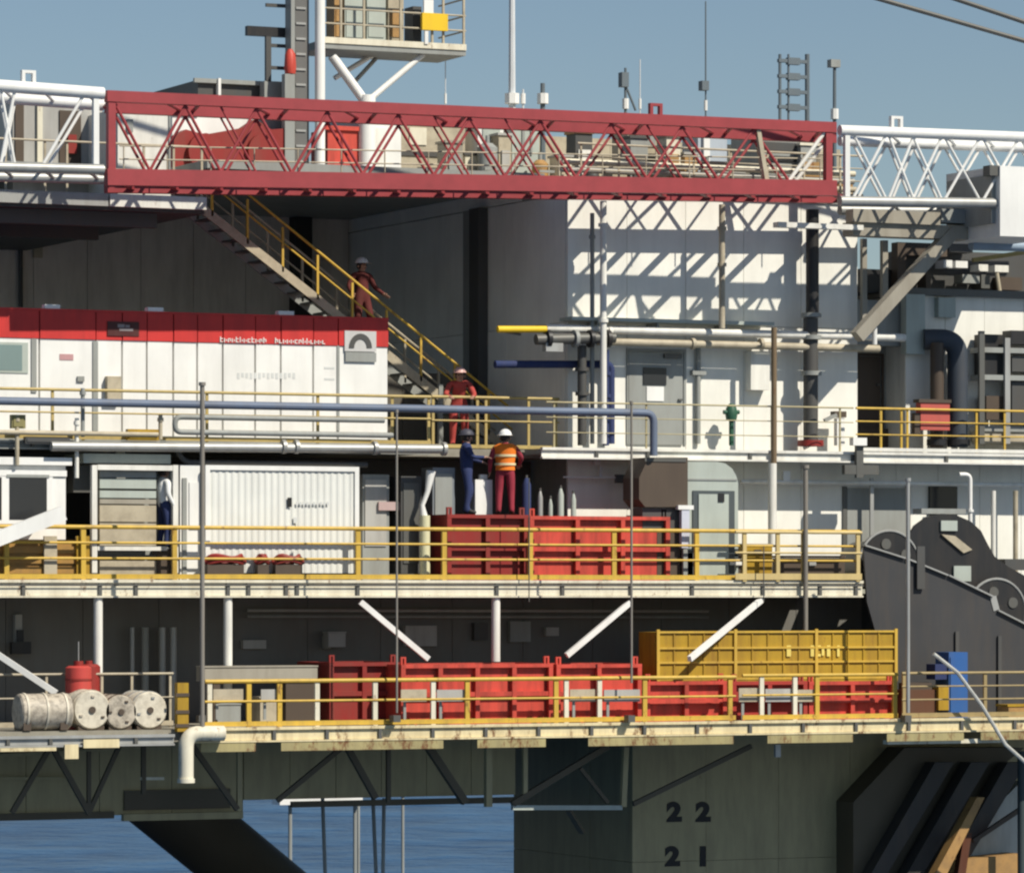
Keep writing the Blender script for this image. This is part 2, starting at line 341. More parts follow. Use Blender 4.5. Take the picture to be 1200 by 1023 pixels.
# --- wall behind the left modules (middle level) and the dark wall of the lower level
mw = thing('module_back_wall', (-6, 4.6, Z_MID), 'shadowed grey wall behind the middle deck modules', 'wall')
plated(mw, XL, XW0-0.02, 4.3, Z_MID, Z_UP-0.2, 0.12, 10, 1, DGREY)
uw = thing('stair_back_wall', (0, 7, Z_UP), 'dark wall below the outside stair', 'wall')
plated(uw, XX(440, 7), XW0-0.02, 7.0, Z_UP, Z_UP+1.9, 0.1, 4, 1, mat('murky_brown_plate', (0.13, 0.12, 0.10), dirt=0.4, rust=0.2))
lw = thing('lower_bulkhead', (0, 3, Z_LOW), 'dark bulkhead in shade behind the lower deck', 'wall')
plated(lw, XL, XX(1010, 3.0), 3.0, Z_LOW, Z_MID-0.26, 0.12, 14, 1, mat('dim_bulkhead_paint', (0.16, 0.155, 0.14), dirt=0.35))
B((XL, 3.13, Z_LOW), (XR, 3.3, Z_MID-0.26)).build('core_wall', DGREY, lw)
for (a, b, c, d) in ((475, 733, 512, 757), (598, 728, 622, 752), (380, 745, 388, 760), (18, 720, 26, 765), (285, 750, 312, 760), (556, 730, 572, 750), (640, 735, 655, 745)):
    pb(a, b, c, d, 2.85, 0.145).build('wall_box', random.choice((GREY, SHADEW, DGREY)), lw)
for z in (722, 715):
    T([W(290, z, 2.75), W(830, z+1, 2.75)], 0.035).build('service_pipe', SHADEW if z == 715 else GREY, lw)
B(W(20, 738, 2.8), W(26, 760, 2.9)).build('bracket', BLACK, lw); B(W(14, 752, 2.7), W(34, 766, 2.84)).build('bracket', BLACK, lw)
for px in (155, 170, 190, 203):
    T([W(px, 735, 2.6), W(px, 848, 2.6)], random.choice((0.05, 0.08))).build('riser_pipe', STEEL if px != 170 else GREY, lw, True)

# ================================================================== RAILINGS
def railing(label, pts, z, h=1.1, m=YEL, posts=None, mids=2, toe=0.12, r=0.03, pr=0.03, group='handrails along the deck edges', toe_m=None, post_mats=None):
    """pts: the two ends (x, y); posts: x positions"""
    (xa, ya), (xb, yb) = pts
    t = thing('handrail', ((xa+xb)/2, (ya+yb)/2, z), label, 'handrail', group)
    n = 0
    T([(xa, ya, z+h), (xb, yb, z+h)], r*1.25, 8).build('top_rail', m, t, True)
    for k in range(mids):
        zz = z+toe+(h-toe)*(k+1)/(mids+1)
        T([(xa, ya, zz), (xb, yb, zz)], r*0.75, 8).build('mid_rail', m, t, True)
    if toe: B((xa, ya-0.012, z+0.02), (xb, yb+0.012, z+toe)).build('toe_board', toe_m or m, t)
    for i, x in enumerate(posts):
        f = (x-xa)/(xb-xa) if xb != xa else 0
        y = ya+(yb-ya)*f
        MB().bar((x, y+0.03, z-0.02), (x, y+0.03, z+h), pr*2, pr*1.4).build('post', (post_mats or {}).get(i, m), t)
    return t
XM = XX(1008, 0.03)
railing('yellow handrail on the middle deck in front of the red skip', ((XX(-30, 0.03), 0.06), (XM, 0.06)), Z_MID+0.03, 1.1,
        posts=[XX(p, 0.06) for p in (8, 98, 205, 420, 521, 622, 720, 817)], mids=2, r=0.034, pr=0.052)
railing('short white and tan posts of the middle deck rail, right end', ((XX(862, -0.05), -0.04), (XM, -0.04)), Z_MID+0.03, 1.08, m=mat('tan_rail_paint', (0.6, 0.46, 0.2), dirt=0.3, rust=0.25),
        posts=[XX(p, -0.04) for p in (873, 912, 942, 1006)], mids=1, toe=0.16, pr=0.045, r=0.03)
railing('yellow handrail on the lower deck before the red containers', ((XX(240, Y_LOW+0.1), Y_LOW+0.1), (XX(862, Y_LOW+0.1), Y_LOW+0.1)), Z_LOW+0.03, 0.95,
        posts=[XX(p, Y_LOW+0.1) for p in (246, 292, 328, 372, 440, 508, 548, 652, 664, 703, 756, 856)], mids=1, r=0.034, pr=0.05,
        post_mats={0: CREAM, 3: CREAM, 4: CREAM, 5: CREAM, 8: CREAM, 9: CREAM})
railing('yellow and white handrail on the lower deck under the yellow skip', ((XX(870, Y_LOW+0.1), Y_LOW+0.1), (XX(1052, Y_LOW+0.1), Y_LOW+0.1)), Z_LOW+0.03, 0.98,
        posts=[XX(p, Y_LOW+0.1) for p in (893, 932, 958, 1049)], mids=1, r=0.03, pr=0.05, post_mats={0: CREAM, 1: CREAM})
railing('thin grey-yellow handrail on the lower deck beside the blue cabinet', ((XX(1057, Y_LOW+0.1), Y_LOW+0.1), (XR, Y_LOW+0.1)), Z_LOW+0.03, 1.0,
        posts=[XX(p, Y_LOW+0.1) for p in (1060, 1155, 1230)], mids=2, r=0.024, pr=0.04, m=mat('dull_ochre_rail', (0.36, 0.27, 0.12), dirt=0.4, rust=0.4))
railing('thin pale handrail on the lower deck behind the beige drums', ((XX(-30, -0.6), -0.6), (XX(203, -0.6), -0.6)), Z_LOW+0.03, 1.1,
        posts=[XX(p, -0.6) for p in (55, 120, 155, 200)], mids=1, r=0.02, pr=0.025, m=BEIGE)
railing('dull yellow handrail on the upper platform before the white cabin', ((XX(-30, 0.62), 0.62), (XX(505, 0.62), 0.62)), Z_UP, 1.05,
        posts=[XX(p, 0.62) for p in (62, 98, 243, 373, 460, 503)], mids=1, toe=0.1, r=0.026, pr=0.03, m=mat('dull_yellow_rail', (0.48, 0.36, 0.13), dirt=0.4, rust=0.25))
railing('dull yellow handrail above the two workers beside the stair foot', ((XX(506, 2.55), 2.55), (XX(655, 2.55), 2.55)), Z_UP, 1.15,
        posts=[XX(p, 2.55) for p in (508, 560, 570, 620, 652)], mids=1, toe=0.1, r=0.026, pr=0.03, m=_m['dull_yellow_rail'])
railing('slim handrail on the upper walkway before the grey door', ((XX(640, Y_WALK+0.04), Y_WALK+0.04), (XX(1000, Y_WALK+0.04), Y_WALK+0.04)), Z_UP+0.03, 1.0,
        posts=[XX(p, Y_WALK+0.04) for p in (650, 758, 905, 985)], mids=2, toe=0, r=0.016, pr=0.02, m=mat('pale_olive_rail', (0.42, 0.36, 0.2), dirt=0.3))
railing('yellow handrail on the upper walkway beside the red box', ((XX(1003, Y_WALK+0.04), Y_WALK+0.04), (XR, Y_WALK+0.04)), Z_UP+0.03, 1.0,
        posts=[XX(p, Y_WALK+0.04) for p in (1033, 1057, 1064, 1145, 1178)], mids=2, toe=0.1, toe_m=WHITE, r=0.022, pr=0.026)
railing('thin handrail on the top deck behind the crane boom', ((XL+2, YT0+0.05), (XT1, YT0+0.05)), Z_TOP+0.05, 1.1,
        posts=[XX(p, YT0) for p in (8, 54, 80, 130, 170, 205, 238)], mids=1, toe=0, r=0.02, pr=0.024, m=BEIGE)
railing('thin pale handrail along the white deckhouse roof', ((XW0+0.3, Y_WALL+0.1), (XW1+0.2, Y_WALL+0.1)), ZB1+0.15, 1.0,
        posts=[XW0+0.4+i*0.95 for i in range(8)], mids=2, toe=0.12, r=0.02, pr=0.022, m=BEIGE)

# ================================================================== CRANE BOOM
YF, YBm = -0.5, 1.6
boom = thing('crane_boom', (XX(550, YF), (YF+YBm)/2, ZZ(222, 550, YF)), 'long lattice crane boom, faded red with white end sections', 'crane boom')
def line(pA, pB): return lambda px, Y: Vector((XX(px, Y), Y, (lambda f: ZZ(pA[1], pA[0], YF)+(ZZ(pB[1], pB[0], YF)-ZZ(pA[1], pA[0], YF))*f)((XX(px, YF)-XX(pA[0], YF))/(XX(pB[0], YF)-XX(pA[0], YF)))))
rt = line((122, 113), (980, 150)); rb = line((122, 208), (980, 221))
wlt = line((0, 101), (122, 110)); wlb = line((0, 196), (122, 199))
wrt = line((985, 153), (1200, 161)); wrb = line((985, 236), (1200, 239))
wb = line((122, 208), (980, 221))
def XB(px): return px
def seg(fn, a, b, Y): return [fn(a, Y), fn(b, Y)]
for Y in (YF, YBm):
    MB().bar(*seg(rt, 124, 978, Y), 0.2, 0.23).build('top_chord', BOOMR, boom)
    MB().bar(*seg(rb, 124, 978, Y), 0.24, 0.34 if Y == YF else 0.26).build('bottom_chord', BOOMR, boom)
    T(seg(wlt, -60, 121, Y), 0.13).build('white_top_chord', WHITE2, boom, True)
    T(seg(wlb, -60, 121, Y), 0.11).build('white_bottom_chord', STEEL, boom, True)
    T(seg(wrt, 984, 1290, Y), 0.12).build('white_top_chord', WHITE2, boom, True)
    T(seg(wrb, 984, 1290, Y), 0.12).build('white_bottom_chord', STEEL, boom, True)  # lower chord of the white section coloured grey to paint in its shade
    # end frames
    for px in (130, 970): MB().bar(rt(px, Y)+Vector((0,0,-0.12)), rb(px, Y)+Vector((0,0,0.16)), 0.16, 0.16).build('end_post', BOOMR, boom)
    for px in (112, 992): MB().bar((wlt if px < 500 else wrt)(px, Y)+Vector((0,0,-0.1)), (wlb if px < 500 else wrb)(px, Y)+Vector((0,0,0.1)), 0.12, 0.12).build('end_post', WHITE2, boom)
    # lattice
    n = 10; w_ = (966-134)/n
    for i in range(n):
        a = 134+i*w_; mdl = a+w_/2; b = a+w_
        up, dn = Vector((0,0,-0.12)), Vector((0,0,0.15))
        m = WHITE if (i == 9) else BOOMR
        T([rt(a, Y)+up, rb(mdl, Y)+dn], 0.034, 8).build('lattice_bar', BOOMR, boom, True)
        T([rb(mdl, Y)+dn, rt(b, Y)+up], 0.045 if i == 9 else 0.032, 8).build('lattice_bar', m, boom, True)
        if i in (1, 4, 5, 7): T([rt(mdl, Y)+up, rb(b, Y)+dn], 0.025, 8).build('lattice_bar', BOOMR, boom, True)
    MB().bar(rt(888, Y)+Vector((0,0,-0.12)), rb(898, Y)+Vector((0,0,0.15)), 0.1, 0.1).build('stay_bar', BEIGE, boom)
    for (a, b) in ((2, 42), (42, 108), (108, 42)): pass
    for (f1, f2, prs) in ((wlt, wlb, ((-42, 0), (0, 18), (48, 100))), (wrt, wrb, ((998, 1040), (1040, 1072), (1068, 1105), (1105, 1150), (1150, 1195), (1195, 1240)))):
        for a, b in prs:
            (T([f1(a, Y), f2(b, Y)], 0.032, 8).build('lattice_bar', WHITE2, boom, True) if a != 48 else None)
            T([f2(a, Y), f1(b, Y)], 0.035, 8).build('lattice_bar', WHITE2, boom, True)
for i in range(17):                                   # cross bars between the two sides
    px = 134+i*52
    T([rt(px, YF), rt(px+(26 if i % 2 else -12), YBm)], 0.04, 8).build('cross_bar', BOOMR, boom, True)
    MB().bar(rb(px, YF)+Vector((0,0,-0.02)), rb(px+22, YBm)+Vector((0,0,-0.02)), 0.10, 0.10).build('cross_bar', BOOMR, boom)
for px in (0, 48, 100, 1040, 1105, 1150):
    f1 = wlt if px < 500 else wrt; f2 = wlb if px < 500 else wrb
    T([f1(px, YF), f1(px+15, YBm)], 0.035, 8).build('cross_bar', WHITE2, boom, True)
    T([f2(px, YF), f2(px+15, YBm)], 0.035, 8).build('cross_bar', STEEL, boom, True)
for Y in (YBm-0.58,):                          # service walkway inside
    for dz in (0.55, 0.95): T([rb(140, Y)+Vector((0,0,dz*0.7+0.15)), rb(962, Y)+Vector((0,0,dz*0.7+0.15))], 0.018, 6).build('walkway_rail', BEIGE, boom, True)
    for i in range(17): T([rb(145+i*51, Y)+Vector((0,0,0.1)), rb(145+i*51, Y)+Vector((0,0,0.82))], 0.016, 6).build('walkway_post', BEIGE, boom, True)
wk = MB(); a, b = rb(140, YBm-0.24)+Vector((0,0,0.1)), rb(962, YBm-0.24)+Vector((0,0,0.1)); c, d = rb(962, YBm+0.1)+Vector((0,0,0.1)), rb(140, YBm+0.1)+Vector((0,0,0.1))
wk.poly([a,b,c,d]+[v+Vector((0,0,0.05)) for v in (a,b,c,d)], [(0,1,2,3),(4,7,6,5),(0,4,5,1),(1,5,6,2),(2,6,7,3),(3,7,4,0)])
wk.build('walkway_plate', DRED, boom)
for px, f, m in ((33, wlt, WHITE2), (768, rt, BOOMR), (1050, wrt, WHITE2)):
    p = f(px, YF); MB().box(p+Vector((-0.15,-0.06,0.1)), p+Vector((-0.08,0.06,0.3))).box(p+Vector((0.08,-0.06,0.1)), p+Vector((0.15,0.06,0.3))).box(p+Vector((-0.15,-0.06,0.3)), p+Vector((0.15,0.06,0.36))).build('lifting_lug', m, boom)
# crane end box at the right edge
ce = thing('boom_rest', base(1165, 1215, 280, -1.2), 'white box-section boom rest at the right edge', 'crane part')
pb(1172, 196, 1240, 278, -0.7, 2.4).build('box_body', WHITE2, ce)
pb(1162, 205, 1173, 262, -0.5, 2.0).build('side_plate', GREY, ce)
pb(1160, 194, 1171, 206, -0.65, 0.3).build('sheave_cover', DSTEEL, ce)
# crane wires
for k, (a, b, r_) in enumerate((((-3142, -1208), (1790, 219), 0.055), ((-3102, -1417), (1790, 224), 0.055))):
    T([W(a[0], a[1], -1.0), W(b[0], b[1], -1.0)], r_, 8).build('crane_wire', DSTEEL, None, True, label=('lower' if k == 0 else 'upper')+' of two dark crane wires crossing the sky at top right', cat='cable', group='crane wires')

# ================================================================== RIGHT-HAND SUPPORT STRUCTURE
sp = thing('boom_support_frame', base(1000, 1110, 390, 0.6), 'brown-grey boom support frame with a diagonal strut, beside the white deckhouse', 'steel frame')
TAUPE = mat('taupe_steel', (0.34, 0.31, 0.25), dirt=0.35, rust=0.15)
pb(912, 262, 1012, 268, 0.6, 0.25).build('cross_beam', WHITE, sp)
pb(1000, 247, 1102, 262, 0.6, 0.35).build('cross_beam', TAUPE, sp)
pb(1000, 263, 1165, 279, 0.7, 0.5).build('main_beam', TAUPE, sp)
pb(1103, 246, 1165, 262, 0.65, 0.5).build('main_beam', GREY, sp)
MB().bar(W(1004, 395, 0.8), W(1116, 272, 0.8), 0.28, 0.28).build('diagonal_strut', TAUPE, sp)
MB().bar(W(1012, 280, 2.2), W(1012, 400, 2.2), 0.12).build('post', TAUPE, sp)
MB().bar(W(1036, 282, 2.3), W(1036, 360, 2.3), 0.14).build('post', TAUPE, sp)
pb(1000, 352, 1062, 405, 2.6, 0.5).build('gusset_plate', GREY, sp)
T([W(1025, 378, 0.9), W(1025, 404, 0.9)], 0.055).build('lamp_tube', WHITE2, sp)
ub = thing('upper_machinery_deck', base(1120, 1200, 345, 3.0), 'dark shaded machinery platform above the right white house', 'machinery')
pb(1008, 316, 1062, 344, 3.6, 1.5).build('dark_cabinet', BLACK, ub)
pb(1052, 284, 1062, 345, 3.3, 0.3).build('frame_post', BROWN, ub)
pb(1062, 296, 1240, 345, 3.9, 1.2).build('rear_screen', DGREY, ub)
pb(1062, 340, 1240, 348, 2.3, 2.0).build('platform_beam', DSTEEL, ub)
for i, (a, b, c, d, m) in enumerate(((1106, 305, 1116, 314, WHITE2), (1120, 306, 1134, 314, WHITE2), (1147, 310, 1158, 318, WHITE), (1166, 311, 1182, 319, WHITE), (1128, 322, 1148, 332, GREY), (1085, 320, 1091, 345, BROWN), (1062, 285, 1110, 300, BROWN), (1112, 281, 1140, 296, DGREY), (1150, 322, 1160, 338, DSTEEL), (1172, 325, 1198, 340, BROWN))):
    pb(a, b, c, d, 3.1+0.05*i, 0.4).build('machine_box', m, ub)
T([W(1168, 320, 2.6), W(1172, 345, 2.6)], 0.05).build('frame_post', BEIGE, ub)
MB().bar(W(1140, 305, 2.5), W(1240, 290, 2.5), 0.10).build('ochre_beam', mat('ochre_paint', (0.4, 0.3, 0.1), dirt=0.3), ub)
T([W(1138, 287, 1.4), W(1260, 290, 1.4)], 0.13, 14).build('overhead_pipe', mat('pale_blue_grey_pipe', (0.30, 0.38, 0.46), dirt=0.2), None, True, label='pale blue-grey pipe running out of frame above the machinery platform', cat='pipe')

# dark bent duct
dp = thing('exhaust_duct', base(1085, 1130, 522, 1.75), 'large dark bent duct standing against the right white wall', 'duct')
Yd = 2.0
T(bend([W(1122, 524, Yd), W(1122, 398, Yd), W(1082, 398, Yd+0.25)], 0.55, 10), 0.24, 16).build('duct_bend', mat('dark_blue_grey_duct', (0.045, 0.055, 0.07), dirt=0.3), dp, True)
T([W(1098, 524, Yd), W(1098, 402, Yd)], 0.16, 14).build('inner_pipe', BROWN, dp, True)
T([W(1098, 522, Yd), W(1098, 515, Yd)], 0.24, 14).build('base_flange', BLACK, dp, True)
T([W(1122, 522, Yd), W(1122, 515, Yd)], 0.30, 14).build('base_flange', BLACK, dp, True)
rbx = thing('red_fire_box', base(1076, 1113, 505, 1.6), 'faded red box hung on the upper walkway rail before the duct', 'box')
pb(1079, 472, 1113, 504, 1.60, 0.22).build('body', mat('faded_red', (0.48, 0.10, 0.08), dirt=0.3), rbx)
pb(1077, 468, 1115, 472, 1.57, 0.27).build('lid', BROWN, rbx)
pb(1072, 484, 1078.6, 508, 1.62, 0.15).build('side_hose_reel', BROWN, rbx)
rk = thing('equipment_rack', base(1150, 1200, 515, 1.7), 'dark equipment rack with shelves at the right edge of the upper walkway', 'rack')
pb(1152, 392, 1176, 440, 2.0, 0.4).build('dark_unit', BLACK, rk); pb(1156, 464, 1176, 492, 1.95, 0.4).build('dark_unit', BROWN, rk)
pb(1185, 388, 1240, 404, 1.95, 0.4).build('dark_unit', BLACK, rk); pb(1186, 418, 1240, 436, 1.95, 0.4).build('dark_unit', DGREY, rk); pb(1186, 448, 1240, 496, 1.95, 0.4).build('dark_unit', DGREY, rk)
pb(1178, 396, 1184, 520, 1.8, 0.08).build('upright', STEEL, rk); pb(1148, 388, 1154, 520, 1.8, 0.08).build('upright', DSTEEL, rk)
for yy in (408, 440, 500): pb(1150, yy, 1240, yy+6, 1.85, 0.5).build('shelf', GREY, rk)
pb(1152, 505, 1240, 520, 1.9, 0.5).build('base_plinth', BEIGE, rk)
fl = thing('white_floodlight', base(1001, 1016, 523, 1.3), 'small white floodlight under the walkway corner', 'lamp')
pb(1000, 513, 1016, 522, 1.25, 0.18).build('lamp_head', WHITE2, fl); pb(1004, 522, 1012, 560, 1.35, 0.1).build('bracket', DSTEEL, fl); pb(990, 545, 1030, 556, 1.36, 0.14).build('mount_plate', DSTEEL, fl)

# ================================================================== PIPES ON THE WHITE WALL
def pipe(label, pts, r, m, name='pipe', flanges=(), rad=0.3, grp=None, n=12):
    t = thing(name, pts[0], label, 'pipe', grp)
    T(bend(pts, rad), r, n).build('pipe_run', m, t, True)
    for p, q in flanges:
        d = (Vector(q)-Vector(p)).normalized()
        T([Vector(p), Vector(p)+d*0.08], r*1.5, 12).build('flange', m, t, True)
    return t
Yp = Y_WALL-0.55
a = W(640, 387, Yp); b = W(1060, 388+ (1060-640)*0.02, Yp); a.z = b.z = ZZ(389, 800, Yp)
pipe('upper of two pale pipes crossing the white wall above the grey door', [a, b], 0.09, WHITE, flanges=((W(712, 389, Yp), W(760, 389, Yp)),), grp='pipes across the white wall')
a = W(700, 402, Yp); b = W(1030, 402, Yp); a.z = b.z = ZZ(403, 800, Yp)
pipe('lower of two pale pipes crossing the white wall above the grey door', [a, b], 0.085, BEIGE, flanges=((W(810, 403, Yp), W(860, 403, Yp)), (W(890, 403, Yp), W(930, 403, Yp))), grp='pipes across the white wall')
sh = thing('pipe_canopy', base(720, 900, 383, Y_WALL-0.5), 'thin grey cable tray along the white wall below the boom shadow', 'cable tray')
B((XX(668, Yp), Yp-0.1, ZZ(379, 800, Yp)), (XX(905, Yp), Y_WALL-0.01, ZZ(375, 800, Yp))).build('tray', LGREY, sh)
for p in (700, 770, 850): B((XX(p, Yp), Yp, ZZ(386, 800, Yp)), (XX(p, Yp)+0.05, Y_WALL-0.012, ZZ(379.4, 800, Yp))).build('bracket', GREY, sh)
vb = thing('valve_assembly', base(615, 715, 400, 1.7), 'dark valve assembly with flanges at the white wall corner', 'valve')
T([W(628, 398, 1.7), W(720, 396, 1.7)], 0.12, 14).build('valve_body', DSTEEL, vb, True)
for p in (640, 672, 690, 710): T([W(p, 397, 1.7), W(p+4, 397, 1.7)], 0.2, 14).build('flange', BLACK if p != 672 else GREY, vb, True)
pb(640, 402, 660, 412, 1.6, 0.2).build('valve_block', STEEL, vb)
T([W(610, 392, 1.75), W(582, 387, 1.75)], 0.03).build('stem', DSTEEL, vb)
T([W(583, 386, 1.7), W(640, 386, 1.7)], 0.075, 12).build('yellow_pipe', None, None, True, label='short bright yellow pipe beside the dark valves', cat='pipe').data.materials.append(BYEL)
# vertical pipes on the white block
for (px, y0, y1, r_, Y, m, nm) in ((707, 236, 520, 0.075, 1.6, WHITE, 'pale vertical pipe at the left end of the white wall'), (694, 250, 520, 0.05, 1.9, GREY, 'thin grey vertical pipe beside the pale pipe on the white wall'),
                                   (846, 240, 385, 0.07, 1.5, BEIGE, 'tan vertical post crossing the boom shadow on the white wall'), (682, 405, 522, 0.10, 1.9, DGREY, 'dark vertical pipe at the white wall corner below the valves'),
                                   (710, 410, 522, 0.075, 1.95, NAVY, 'navy vertical pipe left of the grey door')):
    pipe(nm, [W(px, y1, Y), W(px, y0, Y)], r_, m, flanges=((W(px, (y0+y1)/2, Y), W(px, y0, Y)), (W(px, y0+30, Y), W(px, y0, Y))), grp=None)
bp_ = thing('black_exhaust_stack', base(950, 962, 522, 1.9), 'thick black vertical exhaust pipe on the white wall', 'exhaust pipe')
T([W(952, 372, 1.9), W(952, 246, 1.9)], 0.15, 16).build('stack', BLACK, bp_, True)
T([W(950, 523, 1.95), W(950, 373, 1.95)], 0.17, 16).build('lower_stack', DGREY, bp_, True)
for y in (372, 398, 440): T([W(951, y, 1.92), W(951, y-5, 1.92)], 0.23, 16).build('flange', GREY, bp_, True)
T([W(950, 523, 1.95), W(950, 516, 1.95)], 0.3, 16).build('base', DRED, bp_, True)
# pole carrying walkway to roof
pl = thing('walkway_post', base(905, 910, 640, 1.4), 'slim white post from middle deck up past the upper walkway', 'post')
T([W(905, 640, 1.43), W(905, 543, 1.43)], 0.10).build('lower_post', WHITE, pl, True); T([W(907, 543, 1.43), W(907, 384, 1.43)], 0.065).build('upper_post', mat('brown_post_paint', (0.2, 0.14, 0.08), dirt=0.3, rust=0.3), pl, True)
# blue pipe
zb = ZZ(481, 600, 0.2)
pipe('long blue pipe running before the cabin and turning down at the grey door', [(XL, 0.2, zb), (XX(766, 0.2), 0.2, zb), (XX(766, 0.2), 0.2, ZZ(534, 766, 0.2))], 0.085, BLUEP, 'blue_pipe', flanges=((Vector((XX(760, 0.2), 0.2, ZZ(530, 766, 0.2))), Vector((XX(760, 0.2), 0.2, 20))),) if False else (), rad=0.22)
pipe('dark blue pipe elbow on the shaded wall above the two workers', [W(580, 427, 2.2), W(716, 427, 2.2), W(716, 520, 2.2)], 0.085, NAVY, 'blue_pipe', rad=0.15)
# pale service pipes under the cabin
zq = ZZ(523, 300, 0.35)
pipe('pale grey pipe hanging under the red and white cabin', [W(60, 523, 0.35).xyz, (XX(520, 0.35), 0.35, zq)], 0.10, STEEL, flanges=[(Vector((XX(p, 0.35), 0.35, zq)), Vector((XX(p+20, 0.35), 0.35, zq))) for p in (330, 345, 437, 518)])
zq2 = ZZ(500, 300, 0.3)
pipe('looped grey pipe under the cabin beside the dark post', [(XX(450, 0.3), 0.3, zq2+0.18), (XX(205, 0.3), 0.3, zq2+0.18), (XX(205, 0.3), 0.3, zq2-0.14), (XX(460, 0.3), 0.3, zq2-0.14)], 0.06, GREY, rad=0.15)
zq3 = ZZ(543, 300, 0.6)
pipe('dark pipe just above the white corrugated container', [(XX(205, 0.6), 0.6, zq3+0.35), (XX(215, 0.6), 0.6, zq3), (XX(430, 0.6), 0.6, zq3)], 0.06, DGREY)
zq4 = ZZ(508, 100, 0.4)
pipe('thin tan pipe under the left end of the cabin', [(XL, 0.4, zq4), (XX(185, 0.4), 0.4, zq4)], 0.05, BEIGE)
for k, (p, y0, y1, m, lb) in enumerate(((20, 486, 545, BEIGE, 'tan stub pipe rising to the platform at the far left'), (90, 490, 560, WHITE, 'white stub pipe above the gap left of the framed enclosure'), (97, 455, 512, GREY, 'grey stub pipe before the cabin base'), (188, 486, 515, BEIGE, 'tan stub pipe left of the looped pipe'))):
    pipe(lb, [W(p, y1, 0.45), W(p, y0, 0.45)], 0.045, m, flanges=((W(p, y0+8, 0.45), W(p, y0, 0.45)),))
for k, (a, b, c, d, m, lb) in enumerate(((14, 486, 30, 502, mat('olive_box_paint', (0.25, 0.22, 0.09), dirt=0.4), 'olive valve box under the cabin at the far left'), (150, 503, 186, 516, YEL2, 'ochre cable tray piece under the cabin'), (30, 512, 82, 520, DGREY, 'dark junction trough above the white hut roof'))):
    t = thing('service_box', base(a, c, d, 0.45), lb, 'box', 'service boxes under the cabin'); pb(a, b, c, d, 0.42, 0.15).build('body', m, t); pb(a+2, b+2, c-2, d-2, 0.40, 0.018).build('cover', m, t)

# ================================================================== RED AND WHITE CABIN
YC = 1.92
xc0, xc1 = XX(-45, YC), XX(455, YC)
zc1 = ZZ(370, 200, YC)-0.0
zc1 = ZZ(363, 0, YC)
cab = thing('portable_cabin', ((xc0+xc1)/2, YC+1.2, Z_UP+0.02), 'long white portable cabin with a red top band on the upper platform', 'cabin')
zr = ZZ(395.5, 0, YC)                      # band bottom
B((xc0, YC+0.08, Z_UP+0.02), (xc1-0.05, YC+2.4, zc1-0.02)).build('core', WHITE2, cab)
seams = [-45, 46, 112, 143, 172, 203, 231, 261, 299, 329, 367, 396, 455]
for i in range(len(seams)-1):
    B((XX(seams[i], YC)+0.022, YC, Z_UP+0.16), (XX(seams[i+1], YC)-0.022, YC+0.079, zr-0.004)).build('wall_panel', WHITE2, cab)
for i in range(len(seams)-1):
    B((XX(seams[i], YC)+0.012, YC-0.02-0.01*(i % 2), zr), (XX(seams[i+1], YC)-0.012, YC+0.079, zc1)).build('red_panel', CABR, cab)
B((xc0, YC-0.03, zc1+0.002), (xc1, YC+2.4, zc1+0.05)).build('roof', CABR, cab)
B((xc0, YC-0.01, Z_UP+0.02), (xc1, YC+0.079, Z_UP+0.155)).build('base_rail', GREY, cab)
for p in (62, 183, 336): pb(p-9, 362+(p*0.025), p+9, 369+(p*0.025), YC+0.05, 0.2).build('roof_lug', WHITE2, cab) if False else B((XX(p-9, YC), YC+0.02, zc1+0.052), (XX(p+9, YC), YC+0.22, zc1+0.14)).build('roof_lug', WHITE2, cab)
def cabz(py, px): return ZZ(py, px, YC)
w = pb(-20, 401, 33, 437, YC-0.02, 0.03).build('window', LGREY, cab); pb(-16, 404, 26, 434, YC-0.026, 0.02).build('pane', GLASS, w)
pb(37, 397, 43, 460, YC-0.03, 0.03).build('window_post', GREY, cab)
pb(109, 400, 115, 505, YC-0.03, 0.03).build('seam_post', GREY, cab)
pb(395, 405, 398, 505, YC-0.02, 0.02).build('seam_post', GREY, cab)
pb(126, 441, 142, 470, YC-0.16, 0.155).build('switch_box', BEIGE, cab)
pb(91, 441, 99, 447, YC-0.05, 0.045).build('door_handle', GREY, cab)
pb(70, 415, 86, 422, YC-0.012, 0.01).build('small_notice', mat('pale_red_print', (0.5, 0.28, 0.28), dirt=0.1), cab)
emb = pb(404, 388, 441, 412, YC-0.05, 0.015).build('emblem', mat('pale_grey_plate', (0.55, 0.54, 0.52), dirt=0.15), cab)
def arch(x0, x1, yb_, yt, Y, m, par, name):
    xm = (x0+x1)/2; ri = []; ro = []
    for k in range(13):
        a_ = math.pi*k/12
        ro.append(W(xm-(x1-x0)/2*math.cos(a_), yb_-(yb_-yt)*math.sin(a_), Y)); ri.append(W(xm-(x1-x0)/2*0.55*math.cos(a_), yb_-(yb_-yt)*0.6*math.sin(a_), Y))
    pts = [(v.x, v.z) for v in ro]+[(v.x, v.z) for v in reversed(ri)]
    return MB().prism(pts, Y, Y+0.008).build(name, m, par)
arch(409, 436, 408, 391, YC-0.062, DGREY, emb, 'arch_mark')
pb(405, 413, 441, 424, YC-0.05, 0.015).build('emblem_base', GREY, cab)
lg = pb(126, 377, 163, 394, YC-0.045, 0.012).build('dark_logo_plate', mat('dark_maroon_print', (0.07, 0.012, 0.012), dirt=0.2), cab)
for k, (a, b, c, d) in enumerate(((138, 380, 146, 384), (140, 385, 156, 388), (147, 381, 152, 384))): pb(a, b, c, d, YC-0.052, 0.006).build('logo_mark', mat('grey_print', (0.28, 0.24, 0.24), dirt=0.1), lg)
